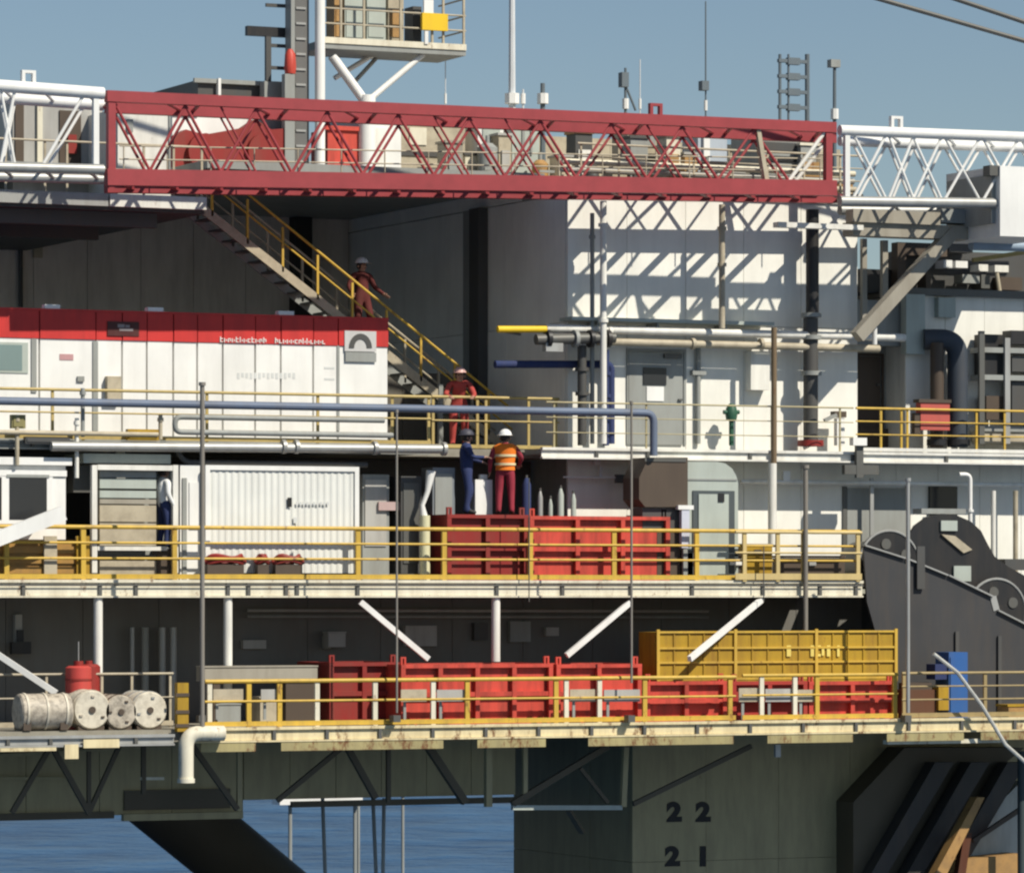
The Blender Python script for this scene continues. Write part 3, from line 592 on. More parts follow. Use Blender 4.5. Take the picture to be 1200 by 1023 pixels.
# illegible lettering on the band: a row of short strokes of uneven height
px = 258
rs = random.Random(3)
while px < 380:
    if not (313 < px < 320):
        tall = rs.random() < 0.35; h_ = 6.5 if tall else 4.6; yb1 = 401+0.021*(px-258); k_ = rs.randrange(4)
        g = [(px, yb1-h_, px+1.1, yb1)]
        if k_ in (0, 1): g.append((px+1.2, yb1-4.6, px+3.4, yb1-3.6))
        if k_ in (1, 2): g.append((px+1.2, yb1-1, px+3.4, yb1))
        if k_ in (0, 3): g.append((px+2.5, yb1-3.5, px+3.5, yb1-1.1))
        mb_ = MB()
        for (a, b, c, d) in g: q0, q1 = W(a, b, YC-0.042), W(c, d, YC-0.042); mb_.box(q0, q1+Vector((0, 0.008, 0)))
        mb_.build('band_lettering', MARKW, cab)
    px += 4.6
for px in range(278, 346, 5): pb(px, 437, px+3, 442+rs.choice((0, 1, 2)), YC-0.006, 0.005).build('faint_lettering', MARKG, cab)
for yy in (430, 443): pb(380, yy, 392, yy+2.5, YC-0.006, 0.005).build('faint_lettering', MARKG, cab)

# ================================================================== OUTSIDE STAIR
YS0, YS1 = 5.0, 5.9
p_top = Vector((XX(236, YS0), YS0, Z_TOP)); p_bot = Vector((XX(600, YS0), YS0, Z_UP))
st = thing('outside_stair', p_bot, 'long outside steel stair with yellow handrails behind the cabin', 'stair')
for i, Y in enumerate((YS0, YS1)):
    o = Vector((0, Y-YS0, 0))
    MB().bar(p_top+o, p_bot+o, 0.05, 0.20).build('stringer', BEIGE if i == 0 else GREY, st)
    for hh, rr in ((1.0, 0.03), (0.55, 0.022)):
        T([p_top+o+Vector((0.2,0,hh)), p_bot+o+Vector((0,0,hh))], rr, 8).build('stair_rail', YEL if i == 0 else BEIGE, st, True)
    for k in range(9):
        q = p_top+o+(p_bot-p_top)*((k+0.3)/9); MB().bar(q, q+Vector((0,0,1.0)), 0.05).build('baluster', YEL if i == 0 else BEIGE, st)
for k in range(1, 24):
    q = p_top+(p_bot-p_top)*(k/24); B((q.x-0.13, YS0+0.03, q.z-0.02), (q.x+0.13, YS1-0.03, q.z+0.015)).build('tread', DSTEEL, st)
MB().bar(p_bot+Vector((-1.8,0,1.55)), p_bot+Vector((-1.8,0,-0.0)), 0.10).build('support_post', GREY, st)
B((p_top.x-1.5, YS0-0.2, Z_TOP-0.08), (p_top.x, YS1+0.2, Z_TOP)).build('landing', CREAM, st)

# ================================================================== TOP: mast, platform, antennas, clutter
YM = YRF+0.8
ma = thing('crane_mast', base(345, 372, 235, YM), 'dark grey lattice-backed mast rising beside a white pole', 'mast')
B((XX(346, YM), YM, ZBK), (XX(362, YM), YM+0.5, 26)).build('mast_column', mat('mast_grey', (0.14, 0.14, 0.135), dirt=0.3), ma)
B((XX(340, YM), YM-0.06, ZBK), (XX(344.5, YM), YM+0.3, 26)).build('mast_flange', GREY, ma)
for k in range(16): B((XX(346.5, YM), YM-0.03, ZBK+0.35*k), (XX(358, YM), YM-0.004, ZBK+0.35*k+0.05)).build('rung', STEEL, ma)
T([(XX(371, YM), YM-0.2, ZBK), (XX(371, YM), YM-0.2, 26)], 0.12).build('white_pole', WHITE2, ma, True)
tp = thing('lookout_platform', base(378, 545, 62, YM), 'railed lookout platform held by white knee braces above the boom', 'platform')
Yq = YM+0.1
zpf = ZZ(52, 460, Yq)
xa, xb = XX(376, Yq), XX(546, Yq)
B((xa, Yq, zpf-0.18), (xb, Yq+1.6, zpf)).build('floor', GREY, tp)
B((xa, Yq-0.03, zpf-0.06), (xb, Yq-0.002, zpf+0.08)).build('edge_angle', CREAM, tp)
for p in (378, 400, 427, 470, 507, 520, 544): MB().bar((XX(p, Yq), Yq+0.03, zpf), (XX(p, Yq), Yq+0.03, zpf+1.15), 0.05).build('rail_post', BEIGE, tp)
for hh in (0.4, 0.75, 1.15):
    T([(xa, Yq+0.03, zpf+hh), (xb, Yq+0.03, zpf+hh)], 0.022, 6).build('platform_rail', BEIGE, tp, True)
    T([(xb, Yq+0.03, zpf+hh), (xb, Yq+1.55, zpf+hh)], 0.022, 6).build('platform_rail', BEIGE, tp, True)
T([W(389, 66, Yq+0.2), W(428, 120, Yq+0.2)], 0.11).build('knee_brace', WHITE2, tp, True)
T([W(496, 64, Yq+0.2), W(432, 118, Yq+0.2)], 0.07).build('knee_brace', WHITE2, tp, True)
T([W(440, 63, Yq+1.2), W(392, 92, Yq+1.2)], 0.06).build('knee_brace', WHITE2, tp, True)
T([W(446, 63, Yq+1.3), W(412, 100, Yq+1.3)], 0.05).build('knee_brace', GREY, tp, True)
T([W(430, 112, Yq+0.2), W(430, 212, Yq+0.2)], 0.2, 14).build('support_column', WHITE2, tp, True)
yb_ = thing('yellow_sign_box', base(496, 525, 50, Yq), 'bright yellow box on the lookout platform rail', 'box')
pb(495, 16, 525, 36, Yq-0.08, 0.1).build('panel', BYEL, yb_); pb(497, 0, 508, 16, Yq-0.05, 0.06).build('white_cap', WHITE2, yb_); pb(498, 36, 502, 52, Yq-0.06, 0.05).build('leg', WHITE2, yb_)
for i, (a, b, c, d, m, nm, lb) in enumerate(((404, -10, 428, 52, LGREY, 'equipment_cabinet', 'pale grey-green cabinet at the left of the lookout platform'), (430, -5, 452, 50, LGREY, 'equipment_cabinet', 'grey-blue cabinet in the middle of the lookout platform'), (455, -8, 473, 50, BEIGE, 'equipment_cabinet', 'beige cabinet right of centre on the lookout platform'), (484, 8, 494, 50, DGREY, 'equipment_cabinet', 'dark slim cabinet beside the yellow box on the lookout platform'), (392, -10, 401, 50, RUSTY, 'equipment_cabinet', 'rusty slim post box at the mast end of the lookout platform'))):
    t = thing(nm, base(a, c, d, Yq+0.4), lb, 'cabinet', 'cabinets on the lookout platform')
    pb(a, b, c, d, Yq+0.3, 0.5).build('body', m, t); pb(a+2, 12, c-2, d-6, Yq+0.28, 0.018).build('front_panel', m if i != 2 else RUSTY, t)
rd = thing('antenna_stand', base(300, 340, 96, YM+0.3), 'dark antenna stand with a horizontal bar left of the mast', 'antenna')
Ya = YM+0.3
pb(290, 32, 345, 43, Ya, 0.15).build('antenna_bar', BLACK, rd); pb(312, 43, 318, 96, Ya, 0.1).build('stand_leg', DGREY, rd); pb(337, 0, 344, 96, Ya, 0.1).build('stand_leg', DGREY, rd)
for y in (5, 52, 78): pb(312, y, 343, y+4, Ya+0.02, 0.06).build('stand_bar', DGREY, rd)
pb(310, 96, 345, 213, Ya, 0.3).build('pedestal', GREY, rd)
rl = thing('red_beacon', base(332, 346, 88, YM-0.3), 'small red beacon beside the mast', 'lamp')
T([W(340, 87, YM-0.15), W(340, 80, YM-0.15), W(340, 64, YM-0.15), W(340, 58, YM-0.15)], [0.12, 0.14, 0.12, 0.05], 14).build('lens', RED, rl, True); pb(334, 87, 345, 213, YM-0.25, 0.2).build('stand', GREY, rl)
def antenna(px, ytop, ybot, r, m, lb, extra=None, Y=YRF+1.6):
    t = thing('whip_antenna', base(px, px, ybot, Y), lb, 'antenna', 'antennas on the roof')
    T([W(px, 205, Y), W(px, ytop, Y)], [r*1.1, r*0.8], 8).build('mast', m, t, True)
    T([W(px, ybot, Y), W(px, ybot-12, Y)], r*2.0, 8).build('foot', WHITE2, t, True)
    if extra: extra(t, Y)
PALE = mat('pale_antenna', (0.62, 0.64, 0.65), dirt=0.1)
antenna(600, -20, 122, 0.09, PALE, 'tall thick white antenna mast behind the boom')
antenna(827, 2, 130, 0.022, ANT, 'tall thin dark whip antenna behind the red boom', lambda t, Y: pb(823, 95, 831, 106, Y-0.1, 0.2).build('coil', ANT, t))
antenna(636, 98, 122, 0.07, ANT, 'short thick dark antenna just right of the white mast')
antenna(613, 105, 122, 0.03, PALE, 'short thin pale antenna right of the white mast')
antenna(978, 72, 140, 0.05, ANT, 'antenna with a round lamp head near the end of the red boom', lambda t, Y: pb(974, 70, 985, 79, Y-0.1, 0.2).build('lamp_head', GREY, t))
antenna(733, 80, 128, 0.04, ANT, 'leaning antenna with a small dark head above the boom', lambda t, Y: (pb(729, 85, 737, 102, Y-0.1, 0.2).build('head', ANT, t), T([W(733, 100, Y), W(745, 130, Y)], 0.03).build('stay', ANT, t)))
antenna(750, 70, 128, 0.018, PALE, 'faint hair-thin antenna above the middle of the boom')
antenna(522, 70, 122, 0.015, PALE, 'faint hair-thin antenna below the lookout platform corner')
YAN = YRF+1.6
ld = thing('dark_ladder_mast', base(915, 948, 140, 9), 'dark ladder-like mast with four cross bars above the boom', 'ladder')
for p, r_ in ((914, 0.04), (924, 0.03), (946, 0.06)): T([W(p, 205, YAN), W(p, 64, YAN)], r_, 8).build('upright', ANT, ld, True)
for y in (70, 88, 106, 124): pb(913, y, 948, y+4, YAN-0.05, 0.1).build('cross_bar', ANT, ld); pb(924, y-2, 938, y+6, YAN-0.07, 0.14).build('light_box', ANT, ld)

def block(name, x0, y0, x1, y1, Y, d, m, label, cat, parts=()):
    t = thing(name, base(x0, x1, y1, Y, d), label, cat)
    pb(x0, y0, x1, y1, Y, d).build('body', m, t)
    for (nm, a, b, c, e, mm, pr) in parts: pb(a, b, c, e, Y-pr, pr-0.003).build(nm, mm, t)
    return t
block('roof_house', 138, 128, 200, 236, 4.6, 2.5, WHITE, 'white roof house behind the left end of the red boom', 'building', (('hatch', 149, 140, 156, 155, GREY, 0.05), ('corner_trim', 198, 130, 200, 210, GREY, 0.03)))
block('roof_house', 202, 134, 232, 214, YRF+1.06, 2.0, WHITE2, 'small white roof house just right of the larger one behind the boom', 'building', (('roof_edge', 201, 132, 233, 135, GREY, 0.06),))
block('roof_house', 15, 112, 120, 240, 6.5, 2.0, SHADEW, 'shaded grey house behind the left white boom section', 'building', (('dark_doorway', 70, 130, 95, 205, BROWN, 0.04), ('dark_doorway', 18, 120, 28, 205, BROWN, 0.04), ('panel_strip', 44, 120, 50, 205, CREAM, 0.08), ('red_pipe_box', 80, 158, 90, 180, DRED, 0.12)))
block('roof_house', 232, 96, 322, 214, YRF+1.5, 3, DGREY, 'dark low roof house above the boom left of the mast', 'building', (('roof_edge', 228, 94, 324, 99, GREY, 0.1), ('white_post', 256, 92, 259, 112, WHITE2, 0.15)))
block('roof_screen', 232, 133, 345, 214, YRF+1.3599999999999999, 0.2, WHITE2, 'white strip of roof screen behind the red winch', 'screen')
rw = thing('red_roof_winch', base(210, 420, 212, 6.5), 'large dark red winch behind the boom near the mast', 'winch')
pts = [(204, 212), (204, 160), (218, 152), (240, 158), (285, 150), (300, 140), (318, 152), (345, 150), (345, 212)]
MB().prism([(W(a, b, YRF+0.6).x, W(a, b, YRF+0.6).z) for a, b in pts], YRF+0.6, YRF+0.95).build('frame', DRED, rw)
for c in (250, 320): T([(XX(c, YRF), YRF+0.45, ZZ(176, c, YRF)), (XX(c, YRF), YRF+0.59, ZZ(176, c, YRF))], 0.42, 20).build('drum_flange', DRED, rw, True)
block('red_roof_box', 384, 152, 420, 214, YRF+1.13, 1.0, RED, 'bright red box behind the boom right of the mast', 'box', (('lid', 380, 148, 424, 153, RED, 0.06), ('door_seam', 400, 156, 402, 210, DRED, 0.02)))
block('roof_house', 425, 130, 470, 214, YRF+1.3599999999999999, 2.0, WHITE2, 'white roof house below the lookout platform', 'building', (('door_panel', 436, 150, 452, 213, WHITE, 0.03),))
block('roof_house', 470, 138, 545, 214, YRF+1.4, 2.0, BEIGE, 'beige roof house behind the boom right of the lookout column', 'building', (('hatch', 480, 150, 500, 170, CREAM, 0.03), ('lower_band', 470, 178, 545, 184, DGREY, 0.03)))
# machinery behind the right half of the boom
block('roof_tank', 600, 146, 632, 212, YRF+1, 0.8, LGREY, 'grey-green square tank seen through the red boom lattice', 'tank', (('strap', 612, 146, 615, 182, GREY, 0.03), ('strap', 622, 146, 624, 182, GREY, 0.03)))
block('roof_cabinet', 818, 152, 852, 218, 3.9, 0.8, mat('pale_blue_grey_paint', (0.42, 0.47, 0.52), dirt=0.15), 'pale blue-grey cabinet with a white pole behind the boom', 'cabinet', (('pole', 825, 140, 832, 190, WHITE2, 0.08), ('lower_edge', 816, 189, 854, 194, BLACK, 0.06)))
block('roof_house', 892, 158, 975, 218, 3.5, 1.5, GREY, 'grey louvred house behind the right end of the red boom', 'building', (('louvre', 896, 168, 970, 178, DGREY, 0.04), ('louvre', 896, 184, 970, 190, BLACK, 0.04), ('roof_edge', 890, 154, 977, 159, WHITE2, 0.08)))
block('roof_unit', 735, 150, 775, 218, 3.9, 0.8, BEIGE, 'beige ventilation unit behind the boom lattice', 'ventilation unit', (('grille', 745, 156, 768, 172, GREY, 0.03), ('foot_beam', 733, 185, 777, 190, BLACK, 0.05)))
block('roof_unit', 560, 140, 590, 214, YRF+1.26, 0.8, WHITE2, 'white rounded ventilation unit behind the middle of the boom', 'ventilation unit', (('grille', 566, 150, 586, 165, LGREY, 0.03),))
rs = random.Random(11)
mm_ = (BEIGE, CREAM, GREY, SHADEW, RUSTY, WHITE, DGREY, TAUPE)
k = 0
adj = ('stubby', 'squat', 'tall', 'narrow', 'broad', 'stained', 'dull', 'patched')
for px in range(520, 985, 22):
    w_ = rs.uniform(14, 26); h_ = rs.uniform(22, 66); m = rs.choice(mm_); Y = rs.uniform(3.0, 4.2)
    x0 = px+rs.uniform(-4, 4)
    if px < 690: Y = YRF+rs.uniform(0.2, 1.2)
    t = thing('deck_machine', (XX(x0+w_/2, Y), Y, (ZB1+0.15 if px >= 690 else ZBK)), '%s of the small roof machines seen through the red boom, counting from the left' % ['first','second','third','fourth','fifth','sixth','seventh','eighth','ninth','tenth','eleventh','twelfth','thirteenth','fourteenth','fifteenth','sixteenth','seventeenth','eighteenth','nineteenth','twentieth','twenty-first','twenty-second'][k], 'machine', 'small machines on the deckhouse roof'); k += 1
    yb0 = 224 - 0
    X0, X1 = XX(x0, Y), XX(x0+w_, Y); z0 = ZB1+0.15 if px >= 690 else ZBK; z1 = z0+h_/54*1.05
    zf = z0
    if k % 3:
        B((X0, Y, zf), (X1, Y+0.5, z1)).build('body', m, t); B((X0-0.04, Y-0.04, z1+0.002), (X1+0.04, Y+0.54, z1+0.06)).build('lid', rs.choice(mm_), t)
        B((X0+0.06, Y-0.05, z0+0.2*(z1-z0)), (X1-0.06, Y-0.003, z0+0.7*(z1-z0))).build('panel', rs.choice(mm_), t)
    else:
        xm = (X0+X1)/2; r_ = (X1-X0)/2
        T([(xm, Y+0.3, zf), (xm, Y+0.3, z1-0.1), (xm, Y+0.3, z1)], [r_, r_, r_*0.5], 14).build('body', m, t, True)
        T([(xm, Y+0.3, z1), (xm, Y+0.3, z1+0.18)], 0.05, 8).build('vent', GREY, t); B((xm-r_, Y-0.08, z0+0.3), (xm+r_, Y-0.01, z0+0.36)).build('band', GREY, t)
zrp = ZB1+0.15
for i, (z, Y, m) in enumerate(((0.25, 2.9, BEIGE), (0.45, 3.0, SHADEW), (0.62, 2.95, CREAM))):
    pipe('%s of three horizontal pipes along the deckhouse roof behind the boom' % ('lowest', 'middle', 'topmost')[i], [(XW0+0.1, Y, zrp+z), (XW1+0.2, Y, zrp+z)], 0.07, m, grp='roof pipes')
sc_ = thing('roof_wind_screen', base(560, 985, 218, 9.2), 'stained beige wind screen behind the roof machines and boom', 'screen')
plated(sc_, XX(575, 9.2), XX(985, 9.2), 9.2, ZREAR+0.003, ZZ(166, 780, 9.2), 0.08, 9, 1, BEIGE, name='screen_panel')
# ================================================================== MIDDLE DECK MODULES
Ym1 = 0.55
# left white hut with window
hut = thing('white_hut', base(-40, 85, 682, Ym1), 'white hut with a dark square window at the left edge of the middle deck', 'hut')
zf = Z_MID
xh0, xh1 = XX(-45, Ym1), XX(78, Ym1); zt2 = ZZ(545, 40, Ym1)
B((xh0, Ym1+0.06, zf), (xh1, Ym1+2.2, zt2)).build('wall', WHITE2, hut)
B((xh0, Ym1-0.06, zt2+0.002), (xh1+0.1, Ym1+2.2, ZZ(536, 40, Ym1))).build('roof', WHITE2, hut)
B((xh0, Ym1-0.02, ZZ(558, 40, Ym1)), (xh1, Ym1+0.055, ZZ(551, 40, Ym1))).build('trim', WHITE2, hut)
wd = pb(-4, 552, 62, 614, Ym1-0.01, 0.06).build('window', WHITE2, hut); pb(11, 559, 55, 609, Ym1-0.018, 0.02).build('pane', DGLASS, wd); pb(8, 556, 58, 559.5, Ym1-0.03, 0.03).build('window_trim', GREY, wd); pb(-40, 559, 2, 609, Ym1-0.018, 0.02).build('pane', DGLASS, wd)
pb(58, 560, 77, 616, Ym1+0.02, 0.035).build('side_panel', WHITE2, hut)
mt = mat('ochre_brown_panel', (0.36, 0.20, 0.05), dirt=0.4, rust=0.3)
ob = thing('ochre_crate', base(-30, 95, 680, 0.7), 'ochre-brown slatted crate behind the yellow rail at the left edge', 'crate')
pb(-40, 632, 96, 682, 0.27, 0.25).build('body', mt, ob)
for y in (640, 652, 664): pb(-40, y, 96, y+8, 0.22, 0.045).build('slat', mt, ob)
for x in (52, 90): pb(x, 628, x+15, 682, 0.14, 0.075).build('corner_post', YEL2 if x > 60 else BEIGE, ob)
cv = thing('white_canopy_arm', base(0, 75, 620, -0.3), 'slanting white beam crossing the hut window at the left edge', 'beam')
MB().bar(W(-50, 650, -0.4), W(74, 601, -0.4), 0.18, 0.30).build('arm', WHITE2, cv); MB().bar(W(40, 614, -0.4), W(40, 614, 0.54), 0.12).build('bracket', WHITE2, cv)
pb(86, 545, 107, 577, 1.0, 0.5).build('grey_vent_box', DSTEEL, None, label='small dark box above the gap between hut and frame', cat='box')
# framed cabinet
fr = thing('framed_enclosure', base(105, 208, 660, 0.9), 'white steel frame enclosure with grey shelves beside the hut', 'enclosure')
Yf = 0.35
pb(98, 532, 200, 543, Yf+0.2, 1.2).build('roof', LGREY, fr)
for x in (108, 203): pb(x, 545, x+6, 682, Yf, 0.12).build('upright', WHITE, fr)
pb(114.5, 545, 202.5, 551, Yf, 0.12).build('top_rail', WHITE, fr); pb(114.5, 640, 196, 645, Yf, 0.12).build('sill', WHITE, fr)
for i, (a, b, m) in enumerate(((552, 560, GREY), (561, 573, LGREY), (575, 584, LGREY), (585, 591, TAUPE), (592, 612, BEIGE), (613, 640, BEIGE), (650, 656, DGREY), (657, 680, BEIGE))):
    pb(117, a, 183, b-0.6, Yf+0.15+0.02*(i % 2), 0.1).build('slat_panel', m, fr)
pb(116, 551, 203, 682, Yf+0.5, 0.06).build('rear_panel', GREY, fr)
pb(184, 643, 203, 682, Yf+0.16, 0.3).build('plinth', BROWN, fr)
wp = thing('white_locker', base(212, 238, 665, 1.2), 'narrow white locker left of the corrugated container', 'locker')
pb(211, 545, 236, 682, 0.55, 0.8).build('body', WHITE2, wp); pb(214, 560, 219, 680, 0.52, 0.027).build('door_edge', GREY, wp); pb(222, 565, 234, 620, 0.525, 0.022).build('door', WHITE2, wp)
# corrugated white container
cc = thing('white_container', base(240, 420, 650, 0.8), 'white corrugated cargo container behind the yellow middle rail', 'container')
Yc2 = 0.35; xa, xb = XX(241, Yc2), XX(421, Yc2); z0, z1 = Z_MID+0.02, ZZ(546, 330, Yc2)
prof = []; nrib = 22; dxr = (xb-xa-0.2)/nrib; mbk = MB()
vs = []; fs = []
for i in range(nrib):
    x = xa+0.1+i*dxr
    vs += [(x, 0.05), (x+dxr*0.28, 0.05), (x+dxr*0.5, 0.036), (x+dxr*0.78, 0.036)]
vs.append((xb-0.1, 0.05))
verts = [(x, Yc2+y, z0+0.16) for x, y in vs]+[(x, Yc2+y, z1-0.1) for x, y in vs]
nn = len(vs); MB().poly(verts, [(i, i+1, nn+i+1, nn+i) for i in range(nn-1)]).build('corrugated_side', mat('container_white', (0.72, 0.72, 0.67), dirt=0.12), cc)
B((xa, Yc2+0.055, z0), (xb, Yc2+2.2, z1-0.02)).build('core', WHITE2, cc)
for x in (xa, xb-0.1): B((x, Yc2, z0), (x+0.1, Yc2+0.05, z1)).build('corner_post', WHITE2, cc)
B((xa+0.101, Yc2, z1-0.1), (xb-0.101, Yc2+0.05, z1)).build('top_beam', WHITE2, cc); B((xa+0.101, Yc2, z0), (xb-0.101, Yc2+0.05, z0+0.158)).build('bottom_beam', BROWN, cc)
pb(337, 583, 342, 594, Yc2-0.004, 0.008).build('stencil_mark', INK, cc)
for px in range(347, 386, 4): pb(px, 588, px+2.6, 592, Yc2-0.004, 0.008).build('stencil_mark', MARKG, cc)
pb(344, 606, 349, 613, Yc2-0.004, 0.008).build('stencil_mark', MARKG, cc)
for (x, w_, lb) in ((240, 46, 'dark red-brown coiled hose heap at the left foot of the white container'), (300, 14, 'small dark red bundle between the rail posts'), (320, 34, 'dark red pair of hose coils right of the middle of the white container')):
    t = thing('hose_coil', base(x, x+w_, 665, 0.4), lb, 'hose', 'dark red hoses on the middle deck')
    c = W(x+w_/2, 655, 0.2); r_ = w_/2/50
    nL = 3
    for q in range(nL):
        ring = [(c.x+(r_-0.04*q)*math.cos(s), 0.2+0.1*math.sin(s), Z_MID+0.42+0.05*q+0.03*math.sin(3*s+q)) for s in [2*math.pi*j/20 for j in range(21)]]
        MB().tube(ring, 0.045, 8, False).build('loop', DRED, t, True)
    B((c.x-r_*0.9, 0.12, Z_MID+0.02), (c.x+r_*0.9, 0.3, Z_MID+0.36)).build('tray', BROWN, t)
# red pipe bits beside the locker
pb(228, 548, 240, 570, 0.6, 0.1).build('pink_notice', mat('pinkish_panel', (0.55, 0.38, 0.36), dirt=0.2), None, label='small pinkish notice panel on the dark post by the white container', cat='notice')
# grey cabinets right of the container
g1 = thing('grey_cabinet', base(424, 460, 670, 1.2), 'tall grey cabinet just right of the white container', 'cabinet')
pb(425, 556, 456, 682, 1.2, 0.9).build('body', GREY, g1); pb(428, 562, 453, 640, 1.17, 0.027).build('door', SHADEW, g1); pb(444, 588, 468, 598, 1.1, 0.06).build('warning_plate', mat('dull_pink_plate', (0.5, 0.36, 0.34), dirt=0.1), g1)
g2 = thing('dark_cabinet', base(470, 495, 670, 1.0), 'tall dark cabinet left of the dark red skip', 'cabinet')
pb(470, 558, 494, 672, 1.0, 0.8).build('body', DGREY, g2); pb(473, 566, 491, 660, 0.975, 0.022).build('door', DSTEEL, g2)
g3 = thing('blue_grey_cabinet', base(508, 535, 640, 1.3), 'blue-grey panel cabinet behind the white standpipe', 'cabinet')
pb(507, 548, 533, 682, 1.35, 0.6).build('body', mat('blue_grey_paint', (0.20, 0.22, 0.24), dirt=0.2), g3); pb(510, 555, 530, 640, 1.325, 0.022).build('door', GREY, g3)
sp2 = thing('white_standpipe', base(495, 507, 660, 0.6), 'bent white standpipe with a pale yellow base left of the workers', 'standpipe')
T(bend([W(499, 620, 0.7), W(496, 596, 0.7), W(503, 575, 0.7), W(505, 552, 0.7)], 0.1), [0.1]*6+[0.09]*8, 10).build('pipe', WHITE2, sp2, True) if False else T([W(498, 612, 0.7), W(495, 592, 0.7), W(501, 576, 0.7), W(505, 552, 0.7)], [0.10, 0.05, 0.06, 0.11], 10).build('pipe', WHITE2, sp2, True)
T([W(498, 680, 0.7), W(498, 604, 0.7)], 0.11, 12).build('base_tube', mat('pale_yellow_tube', (0.68, 0.65, 0.42), dirt=0.2), sp2, True)
# dark red skip with the two workers on its cover
def skip(label, x0, y0, x1, y1, Y, d, m, nb=3, cover=None, name='cargo_skip', grp='red cargo skips'):
    xm = (x0+x1)/2; X0, X1 = XX(x0, Y), XX(x1, Y); Z1, Z0 = ZZ(y0, xm, Y), ZZ(y1, xm, Y)
    t = thing(name, ((X0+X1)/2, Y+d/2, Z0), label, 'skip', grp)
    th = 0.05
    B((X0+0.06, Y+0.11, Z0+0.12), (X1-0.06, Y+0.11+th, Z1-0.08)).build('front_wall', m, t)
    B((X0+0.06, Y+d-0.08, Z0+0.12), (X1-0.06, Y+d-0.03, Z1-0.08)).build('rear_wall', m, t)
    B((X0+0.02, Y+0.165, Z0+0.12), (X0+0.058, Y+d-0.09, Z1-0.08)).build('end_wall', m, t)
    B((X1-0.058, Y+0.165, Z0+0.12), (X1-0.02, Y+d-0.09, Z1-0.08)).build('end_wall', m, t)
    B((X0, Y, Z0), (X1, Y+d, Z0+0.118)).build('floor_frame', m, t)
    MB().box((X0, Y-0.015, Z1-0.078), (X1, Y+0.17, Z1)).box((X0, Y+d-0.09, Z1-0.078), (X1, Y+d, Z1)).box((X0, Y+0.172, Z1-0.078), (X0+0.09, Y+d-0.092, Z1)).box((X1-0.09, Y+0.172, Z1-0.078), (X1, Y+d-0.092, Z1)).build('rim', m, t)
    for i in range(nb+1):
        x = X0+0.05+(X1-X0-0.1)*i/nb
        B((x-0.05, Y-0.012, Z0+0.12), (x+0.05, Y+0.108, Z1-0.08)).build('rib', m, t)
    zc = (Z0+Z1)/2
    for i in range(nb):
        xa_ = X0+0.05+(X1-X0-0.1)*i/nb+0.052; xb_ = X0+0.05+(X1-X0-0.1)*(i+1)/nb-0.052
        B((xa_, Y, zc-0.05), (xb_, Y+0.108, zc+0.05)).build('side_rail', m, t)
    for x in (X0+0.1, X1-0.1): MB().box((x-0.06, Y+0.1, Z1+0.001), (x-0.02, Y+0.16, Z1+0.13)).box((x+0.02, Y+0.1, Z1+0.001), (x+0.06, Y+0.16, Z1+0.13)).box((x-0.06, Y+0.1, Z1+0.13), (x+0.06, Y+0.16, Z1+0.16)).build('lifting_eye', m, t)
    if cover: B((X0+0.1, Y+0.18, Z1-0.06), (X1-0.1, Y+d-0.1, Z1-0.002)).build('cover', cover, t)
    return t, Z1
Ysk = 0.35
_, ZS = skip('dark red covered skip with two workers standing on it', 524, 603, 619, 682, Ysk, 1.9, DRED, 2, cover=BROWN)
skip('bright red skip on the middle deck right of the two workers', 621, 605, 785, 682, Ysk-0.05, 1.7, RED, 3)
# small stuff standing in/behind the red skip
for i, (px, y0, w_, m, lb) in enumerate(((617, 560, 10, NAVY, 'dark blue cylinder behind the bright red skip beside the orange vest'), (633, 575, 6, STEEL, 'thin steel bottle at the left end of the bright red skip'), (645, 584, 5, LGREY, 'short pale bottle in the bright red skip'), (657, 572, 7, LGREY, 'taller pale bottle in the bright red skip'), (672, 578, 6, LGREY, 'slim grey-green bottle in the bright red skip'))):
    t = thing('gas_bottle', base(px, px, 640, 1.2), lb, 'gas bottle', 'bottles standing in the red skip')
    xx = XX(px, 1.2); r_ = w_/2/50; zt3 = ZZ(y0, px, 1.2)
    T([(xx, 1.2, Z_MID+0.15), (xx, 1.2, zt3-0.15), (xx, 1.2, zt3-0.05), (xx, 1.2, zt3)], [r_, r_, r_*0.6, r_*0.35], 12).build('shell', m, t, True); T([(xx, 1.2, zt3), (xx, 1.2, zt3+0.06)], 0.03, 8).build('valve', DSTEEL, t)
# white rails and lamp under walkway, white wall fittings
lr = thing('wall_light_rail', base(660, 800, 558, 2.3), 'thin white rail with small fittings on the shaded wall below the walkway', 'rail')
T([W(660, 559, 2.2), W(745, 560, 2.2)], 0.022, 6).build('rail', WHITE2, lr); pb(697, 535, 704, 545, 2.2, 0.1).build('lamp', WHITE2, lr); pb(703, 546, 706, 560, 2.2, 0.05).build('stem', WHITE2, lr); pb(722, 556, 732, 566, 2.15, 0.08).build('clamp', DSTEEL, lr)
lr2 = thing('wall_pipe_rail', base(870, 1200, 562, 2.2), 'long pale pipe under the upper walkway at the right', 'pipe')
T([(XX(868, 2.0), 2.0, ZZ(566, 1030, 2.0)), (XR, 2.0, ZZ(566, 1030, 2.0))], 0.05).build('pipe_run', WHITE, lr2); pb(918, 552, 926, 563, 1.95, 0.1).build('clamp', WHITE2, lr2); pb(1020, 560, 1024, 640, 2.1, 0.05).build('drop_pipe', STEEL, lr2)
wg = thing('wall_louvre_door', base(993, 1062, 640, 2.4), 'wide grey panel door on the right wall of the middle deck', 'door')
pb(993, 572, 1062, 682, 2.42, 0.07).build('leaf', GREY, wg); pb(988, 570, 992.6, 682, 2.40, 0.09).build('jamb', DSTEEL, wg); pb(1063, 570, 1067, 682, 2.40, 0.09).build('jamb', DSTEEL, wg)
